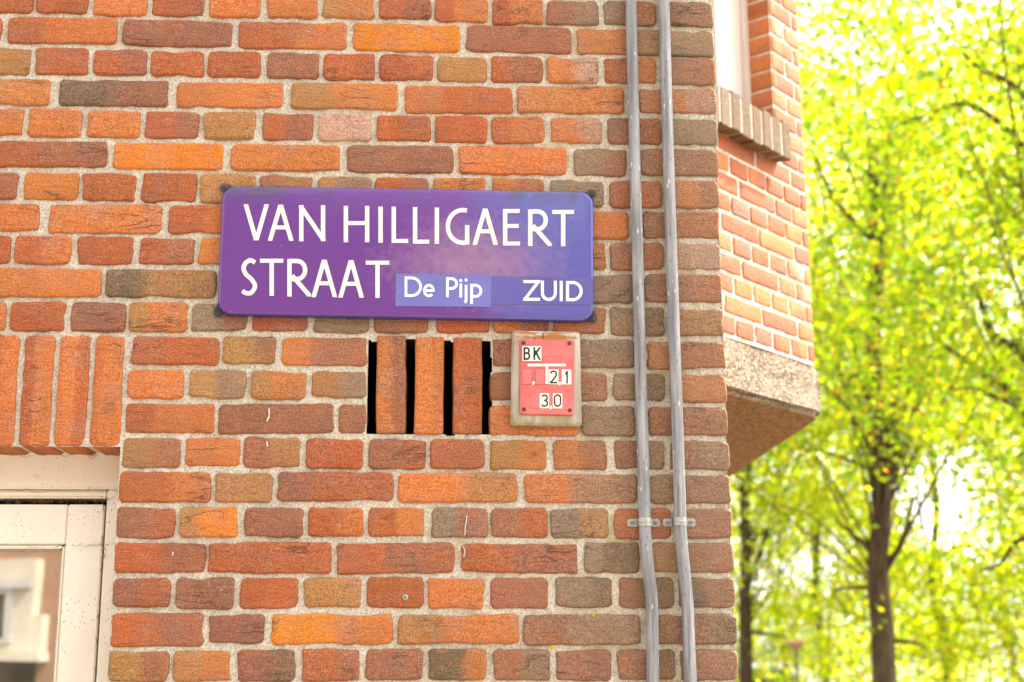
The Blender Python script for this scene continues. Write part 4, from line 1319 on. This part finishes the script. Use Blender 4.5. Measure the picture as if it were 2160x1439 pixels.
# ================================================================== trees beyond the corner
BARK = bark_material()
LEAF = [leaf_material('leaf_lime', (.050, .115, .005), (.105, .160, .005), (.175, .180, .008), (3.6, 3.0, .25)),
        leaf_material('leaf_yellow', (.085, .150, .004), (.150, .195, .004), (.215, .225, .006), (4.1, 3.5, .2))]
def leaf_cloud(name, centres, radii, per, size, mat, parent, seed):
    r = np.random.default_rng(seed)
    C_ = np.repeat(np.array(centres), per, 0); Rr = np.repeat(np.array(radii), per)
    N = len(C_)
    off = r.normal(size=(N, 3)) * np.array([.62, .62, .40]) * Rr[:, None]
    P = C_ + off
    P = P[P[:, 2] > .9]
    N = len(P)
    nrm = r.normal(size=(N, 3)) * np.array([1, 1, 1.0]) + np.array([0, 0, .9])
    nrm /= np.linalg.norm(nrm, axis=1)[:, None]
    t = np.cross(nrm, r.normal(size=(N, 3))); t /= np.linalg.norm(t, axis=1)[:, None]
    b = np.cross(nrm, t)
    L = (size * r.uniform(.6, 1.25, N))[:, None]
    W = L * .62
    V = np.stack([P - t * L * .5, P + b * W * .5 - t * L * .05, P + t * L * .5, P - b * W * .5 - t * L * .05], 1)
    V[:, 1] += nrm * L * .10; V[:, 3] += nrm * L * .10
    V = V.reshape(-1, 3)
    org = np.array([P[:, 0].mean(), P[:, 1].mean(), P[:, 2].min()])
    me = bpy.data.meshes.new(name)
    me.vertices.add(len(V)); me.vertices.foreach_set('co', (V - org).astype(np.float32).ravel())
    me.loops.add(N * 4); me.loops.foreach_set('vertex_index', np.arange(N * 4, dtype=np.int32))
    me.polygons.add(N); me.polygons.foreach_set('loop_start', np.arange(0, N * 4, 4, dtype=np.int32)); me.polygons.foreach_set('loop_total', np.full(N, 4, dtype=np.int32))
    me.materials.append(mat); me.update(calc_edges=True)
    o = bpy.data.objects.new(name, me); COL.objects.link(o); WLOC[o.name] = Vector(org)
    o.parent = parent; o.location = Vector(org) - WLOC[parent.name]
    return o

def tree(label, base, trunk, limbs, crown, n_cl, per, size, mat, seed, cl_r=(.45, .85), r0=.15, group='trees beyond the house corner', gaps=(), skirt=0):
    """trunk: polyline (world), limbs: polylines, crown: centre + radii"""
    rs = random.Random(seed)
    root = empty('tree', base)
    tag(root, label, 'tree', group)
    mb = MB()
    n = len(trunk)
    mb.tube(trunk, [r0 * (1 - .50 * i / (n - 1)) for i in range(n)], 9)
    for lm, ra in limbs:
        mb.tube(bez(lm, 4), [ra * (1 - .75 * i / (4 * (len(lm) - 1))) for i in range(4 * (len(lm) - 1) + 1)], 6)
    cc, cr = Vector(crown[0]), crown[1]
    cens = []; rads = []
    tries = 0
    while len(cens) < n_cl and tries < n_cl * 12:
        tries += 1
        v = Vector((rs.gauss(0, 1), rs.gauss(0, 1), rs.gauss(0, 1))).normalized() * (rs.random() ** .42)
        p = cc + Vector((v.x * cr[0], v.y * cr[1], v.z * cr[2]))
        if p.z < 1.1: continue
        bad = False
        for (gx, gy, gr) in gaps:
            d = p - CAM; f = d.dot(FW); X = CX + d.dot(RT) / f * FPX; Y = CY - d.dot(UP) / f * FPX
            if (X - gx) ** 2 + (Y - gy) ** 2 < gr * gr: bad = True
        if bad: continue
        cens.append(p); rads.append(rs.uniform(*cl_r))
    for i in range(skirt):
        a = rs.uniform(0, 6.283); q = math.sqrt(rs.random())
        cens.append(Vector((base[0] + math.cos(a) * q * cr[0] * 1.1, base[1] + math.sin(a) * q * cr[1], rs.uniform(.9, 3.4)))); rads.append(rs.uniform(*cl_r))
    for p in cens[::7]:
        k = min(n - 1, max(1, int(rs.uniform(.35, 1) * (n - 1))))
        q = Vector(trunk[k])
        if q.z > p.z - .1: q = Vector(trunk[max(1, n // 3)])
        mid = (p + q) / 2 + Vector((rs.uniform(-.4, .4), rs.uniform(-.4, .4), rs.uniform(.0, .7)))
        ra = rs.uniform(.014, .034)
        mb.tube(bez([q, mid, p], 4), [ra * (1 - .8 * i / 8) for i in range(9)], 5)
    mb.build('trunk', BARK, root, origin=base, smooth=True)
    leaf_cloud('crown', [tuple(c) for c in cens], rads, per, size, mat, root, seed)
    return root
def tp(px, py, d): return at_depth(px, py, d)
def gr_(px, d):
    p = at_depth(px, 1397, d); return Vector((p.x, p.y, 0))

D = 20.0
b = gr_(1866, D)
tree('nearest leafy tree with forked grey-brown trunk right of the bay', b,
     [b, tp(1866, 1439, D), tp(1862, 1330, D), tp(1853, 1240, D), tp(1852, 1180, D), tp(1860, 1090, D), tp(1864, 1000, D), tp(1850, 880, D), tp(1842, 720, D), tp(1850, 520, D), tp(1840, 300, D)],
     [([tp(1852, 1185, D), tp(1826, 1150, D), tp(1795, 1125, D), tp(1762, 1094, D - .3)], .055), ([tp(1854, 1190, D), tp(1888, 1170, D), tp(1910, 1120, D - .2), tp(1925, 1050, D - .4)], .06),
      ([tp(1864, 1030, D), tp(1880, 1000, D), tp(1885, 950, D), tp(1900, 860, D)], .08), ([tp(1862, 1360, D), tp(1900, 1352, D), tp(1950, 1362, D - .5)], .05),
      ([tp(1860, 960, D), tp(1835, 1020, D), tp(1825, 1010, D)], .03), ([tp(1848, 800, D), tp(1780, 790, D - 1), tp(1740, 800, D - 1.4)], .04), ([tp(1845, 700, D), tp(1930, 600, D - 1), tp(2010, 540, D - 1.5)], .06),
      ([tp(1850, 520, D), tp(1760, 420, D - 1), tp(1720, 330, D - 1.4)], .05), ([tp(1850, 560, D), tp(1880, 400, D + .5), tp(1930, 260, D)], .05)],
     ((b.x + .2, b.y, 8.6), (3.4, 3.2, 6.8)), 300, 100, .112, LEAF[0], 3, r0=.175, gaps=((1975, 1040, 120), (1862, 1410, 75), (1860, 1330, 70), (1855, 1230, 65), (1858, 1130, 65), (1865, 1040, 55)))
D = 29.0
b = gr_(1574, D)
tree('slim tree with straight trunk just right of the wall corner', b,
     [b, tp(1574, 1439, D), tp(1573, 1330, D), tp(1572, 1250, D), tp(1575, 1150, D), tp(1570, 1050, D), tp(1580, 900, D), tp(1575, 700, D)],
     [([tp(1573, 1290, D), tp(1600, 1250, D - .5), tp(1640, 1230, D - 1)], .05), ([tp(1573, 1330, D), tp(1620, 1338, D), tp(1662, 1345, D)], .05)],
     ((b.x + .8, b.y, 7.6), (3.8, 2.8, 6.6)), 190, 100, .125, LEAF[1], 5, r0=.15, gaps=((1600, 1415, 48), (1575, 1410, 40)))
D = 15.0
b = gr_(2330, D)
tree('tree with dark limbs reaching in from the right edge of the photo', b,
     [b, tp(2330, 1439, D), tp(2320, 1250, D), tp(2300, 1000, D), tp(2290, 700, D), tp(2300, 400, D), tp(2290, 100, D)],
     [([tp(2308, 1010, D), tp(2160, 862, D), tp(2085, 795, D), tp(2040, 762, D), tp(1988, 725, D)], .075), ([tp(2300, 930, D), tp(2158, 745, D), tp(2100, 715, D), tp(2070, 640, D), tp(2055, 600, D)], .075),
      ([tp(2160, 862, D), tp(2100, 838, D), tp(2060, 820, D), tp(2005, 822, D)], .03), ([tp(2310, 1150, D), tp(2160, 1135, D), tp(2110, 1190, D), tp(2060, 1205, D)], .035),
      ([tp(2295, 700, D), tp(2180, 430, D), tp(2130, 380, D), tp(2100, 340, D)], .06), ([tp(2295, 500, D), tp(2150, 300, D), tp(2040, 220, D), tp(1950, 245, D), tp(1880, 270, D)], .045),
      ([tp(2290, 400, D), tp(2160, 200, D), tp(2060, 140, D), tp(2010, 90, D)], .045)],
     ((b.x - .1, b.y, 7.6), (3.1, 2.6, 5.4)), 250, 100, .098, LEAF[0], 9, r0=.17, gaps=((2110, 560, 60), (2080, 690, 46), (2120, 880, 40)))
far = [(1735, 36, 'lime-green leafy tree behind and between the two trunks', 4.4, 8.6, 1), (1990, 33, 'yellow-green leafy tree in the second row, right of the forked trunk', 4.2, 9.0, 1),
       (2200, 30, 'leafy tree at the far right of the second row', 4.0, 8.5, 1), (1880, 46, 'tall leafy tree farthest back behind the forked trunk', 6.5, 12.5, 0), (1650, 50, 'far leafy tree glimpsed above the street lamp', 6.0, 11.0, 1), (2130, 50, 'far leafy tree in the back row at the right', 6.5, 12.5, 1),
       (2480, 27, 'leafy tree past the right edge, beyond the dark-limbed tree', 3.8, 8.0, 1), (2820, 30, 'leafy tree outside the photo on the far right', 4.4, 8.5, 0), (1340, 36, 'leafy tree hidden behind the corner house', 4.4, 8.6, 1)]
for i, (px, D, lab, rr, hz, mi) in enumerate(far):
    b = gr_(px, D)
    hh = hz
    tree(lab, b, [b, b + Vector((.1, 0, 1.6)), b + Vector((-.1, .1, 3.2)), b + Vector((.1, 0, 5)), b + Vector((0, 0, 8))], [],
         ((b.x, b.y, hh * .92), (rr, rr * .8, hh * .86)), int(50 + 21 * rr), 95, .165, LEAF[mi], 20 + i, cl_r=(.6, 1.15), r0=.11, skirt=34 if i < 3 else 8, gaps=((1995, 1050, 125), (2120, 640, 80), (1745, 1210, 70), (1760, 520, 70), (1640, 1240, 40)))

# ================================================================== street lamp and parked car far behind
LAMPM = plain('lamp_shade', (.50, .27, .14), .5, .3, .1, 6)
POLE = plain('lamp_pole', (.10, .075, .05), .6, .3, .2, 8)
D = 26.0
p = at_depth(1681, 1397, D); p.z = 0
lt = at_depth(1679, 1354, D).z
lamp = empty('street_lamp', p)
tag(lamp, 'slim street lamp with flared shade in front of the leaves', 'street lamp')
mb = MB(); mb.tube([p, p + Vector((0, 0, .6)), p + Vector((-.01, 0, lt - .14))], [.045, .032, .026], 10); mb.build('pole', POLE, lamp, smooth=True)
c = Vector((p.x - .01, p.y, lt - .15))
mb = MB(); mb.lathe(c, [(.03, 0), (.06, .03), (.19, .13), (.20, .15), (.17, .165), (.05, .18)], n=20); mb.build('lamp_shade', LAMPM, lamp)

CARP = plain('car_paint', (.16, .22, .34), .25, .5, .08, 3)
VOID = plain('dark_room', (.015, .014, .013), .7, .05)
CGL = plain('car_glass', (.03, .04, .05), .08, .6, .1, 3)
TYR = plain('tyre', (.02, .02, .02), .8, .2)
p = at_depth(1612, 1397, 41.0); p.z = 0
car = empty('parked_car', p)
tag(car, 'blue-grey parked car half hidden by leaves beyond the slim trunk', 'car')
def xs(prof, w0, w1):
    n = len(prof)
    vs = [p + Vector((x, -w0 if z < .95 else -w1, z)) for x, z in prof] + [p + Vector((x, w0 if z < .95 else w1, z)) for x, z in prof]
    return vs, [tuple(range(n)), tuple(range(2 * n - 1, n - 1, -1))] + [(i, n + i, n + (i + 1) % n, (i + 1) % n) for i in range(n)]
mb = MB(); mb.add(*xs([(-2.0, .25), (2.0, .25), (2.05, .55), (1.95, .78), (1.1, .92), (.5, 1.42), (-.9, 1.46), (-1.6, 1.02), (-2.02, .95), (-2.08, .55)], .86, .66)); body = mb.build('body', CARP, car, origin=p); fix_normals(body.data)
for poly in ([(.98, .95), (.46, 1.36), (-.12, 1.38), (-.12, .95)], [(-.2, .95), (-.2, 1.38), (-.86, 1.39), (-1.4, 1.02), (-1.35, .95)]):
    mb = MB(); mb.prism([p + Vector((x, -.872 + (z - .95) * .42, z)) for x, z in poly], (0, .02, 0)); mb.build('side_window', CGL, car)
for x in (-1.3, 1.3):
    for y in (-.86, .86):
        mb = MB(); mb.lathe(p + Vector((x, y - .1, .32)), [(.2, 0), (.32, .02), (.32, .18), (.2, .2)], (0, 1, 0), 18); wh = mb.build('wheel', TYR, car)
        mb = MB(); mb.lathe(p + Vector((x, y - .105, .32)), [(.19, 0), (.17, .004)], (0, 1, 0), 14); mb.build('rim', STEEL, wh)

# ================================================================== houses across the street (behind the camera, mirrored in pane and enamel)
FY = -13.0
def mir(px, py):
    g = at_y(px, py, SY + .022); d = ray(px, py); d = Vector((d.x, -d.y, d.z))
    q = g + d * ((FY - g.y) / d.y); return q.x, q.z
PLAST = plain('white_plaster', (.50, .44, .34), .8, .2, .05, 2)
HB = Mat('brick_across', .85, .2)
hv = HB.n('ShaderNodeTexBrick'); HB.l(HB.stretch(1, 1, 1), hv.inputs['Vector'])
mp = HB.n('ShaderNodeCombineXYZ'); sx_, sy_, sz_ = HB.sep(); HB.l(sx_, mp.inputs[0]); HB.l(sz_, mp.inputs[1]); HB.l(mp.outputs[0], hv.inputs['Vector'])
hv.inputs['Scale'].default_value = 4.6; hv.inputs['Color1'].default_value = (.24, .11, .06, 1); hv.inputs['Color2'].default_value = (.29, .14, .08, 1); hv.inputs['Mortar'].default_value = (.30, .25, .19, 1)
HB.color(hv.outputs[0])
opp = empty('row_house', (-5, FY, 0))
tag(opp, 'brick house across the street with white plaster bay, mirrored in the window pane', 'house')
mb = MB(); mb.box((-14, FY - .4, 0), (9, FY, 7.6)); mb.build('wall', HB.m, opp)
mb = MB(); mb.bevbox((-14.2, FY - .5, 7.6), (9.2, FY + .35, 7.9), .05); mb.build('cornice', PLAST, opp)
xr_, ztop = mir(94, 1184)
_, zl0 = mir(50, 1226); _, zl1 = mir(50, 1244)
_, zs0 = mir(50, 1379); _, zs1 = mir(50, 1396)
xw, zwt = mir(34, 1252); xf, _ = mir(50, 1252); _, zwb = mir(20, 1350)
mb = MB(); mb.box((xr_ - 3.0, FY + .004, zs0 + .02), (xr_, FY + .30, ztop)); pb = mb.build('plaster_bay', PLAST, opp)
x2_, z2_ = mir(108, 1296)
mb = MB(); mb.box((xr_ + .002, FY + .004, zs0 + .02), (x2_, FY + .27, z2_)); mb.build('plaster_pier', PLAST, pb)
GREY = plain('grey_stone', (.42, .40, .37), .8, .2, .1, 3)
mb = MB(); mb.bevbox((xr_ - 3.1, FY + .302, zl1), (xr_ - .02, FY + .36, zl0), .01); mb.build('ledge', GREY, pb)
mb = MB(); mb.box((xr_ - 3.05, FY + .004, zs1), (x2_ + .02, FY + .40, zs0 + .018)); mb.build('sill', PLAST, pb)
mb = MB(); mb.box((xr_ - 3.0, FY + .004, .4), (xr_, FY + .02, zs1 - .01)); mb.build('dark_panel', VOID, pb)
for (x0, x1, z0, z1) in ((xf - 1.3, xf, zwb - .04, zwt + .06),):
    mb = MB(); mb.box((x0, FY + .302, z0), (x1, FY + .33, z1)); f_ = mb.build('window', GREY, pb)
    mb = MB(); mb.box((x0 + .09, FY + .332, z0 + .06), (xw, FY + .336, z1 - .07)); mb.build('pane', VOID, f_)
for i in range(8):
    for z0, z1 in ((3.5, 5.0), (5.6, 7.0)):
        x = -12.6 + i * 2.7
        mb = MB(); mb.box((x, FY + .004, z0), (x + 1.1, FY + .05, z1)); f_ = mb.build('window', PLAST, opp)
        mb = MB(); mb.box((x + .1, FY + .052, z0 + .1), (x + 1.0, FY + .056, z1 - .1)); mb.build('pane', CGL, f_)
    if -12.6 + i * 2.7 > xr_ + .5:
        mb = MB(); mb.box((x, FY + .004, .8), (x + 1.3, FY + .05, 2.7)); f_ = mb.build('window', PLAST, opp)
        mb = MB(); mb.box((x + .1, FY + .052, .9), (x + 1.2, FY + .056, 2.6)); mb.build('pane', CGL, f_)
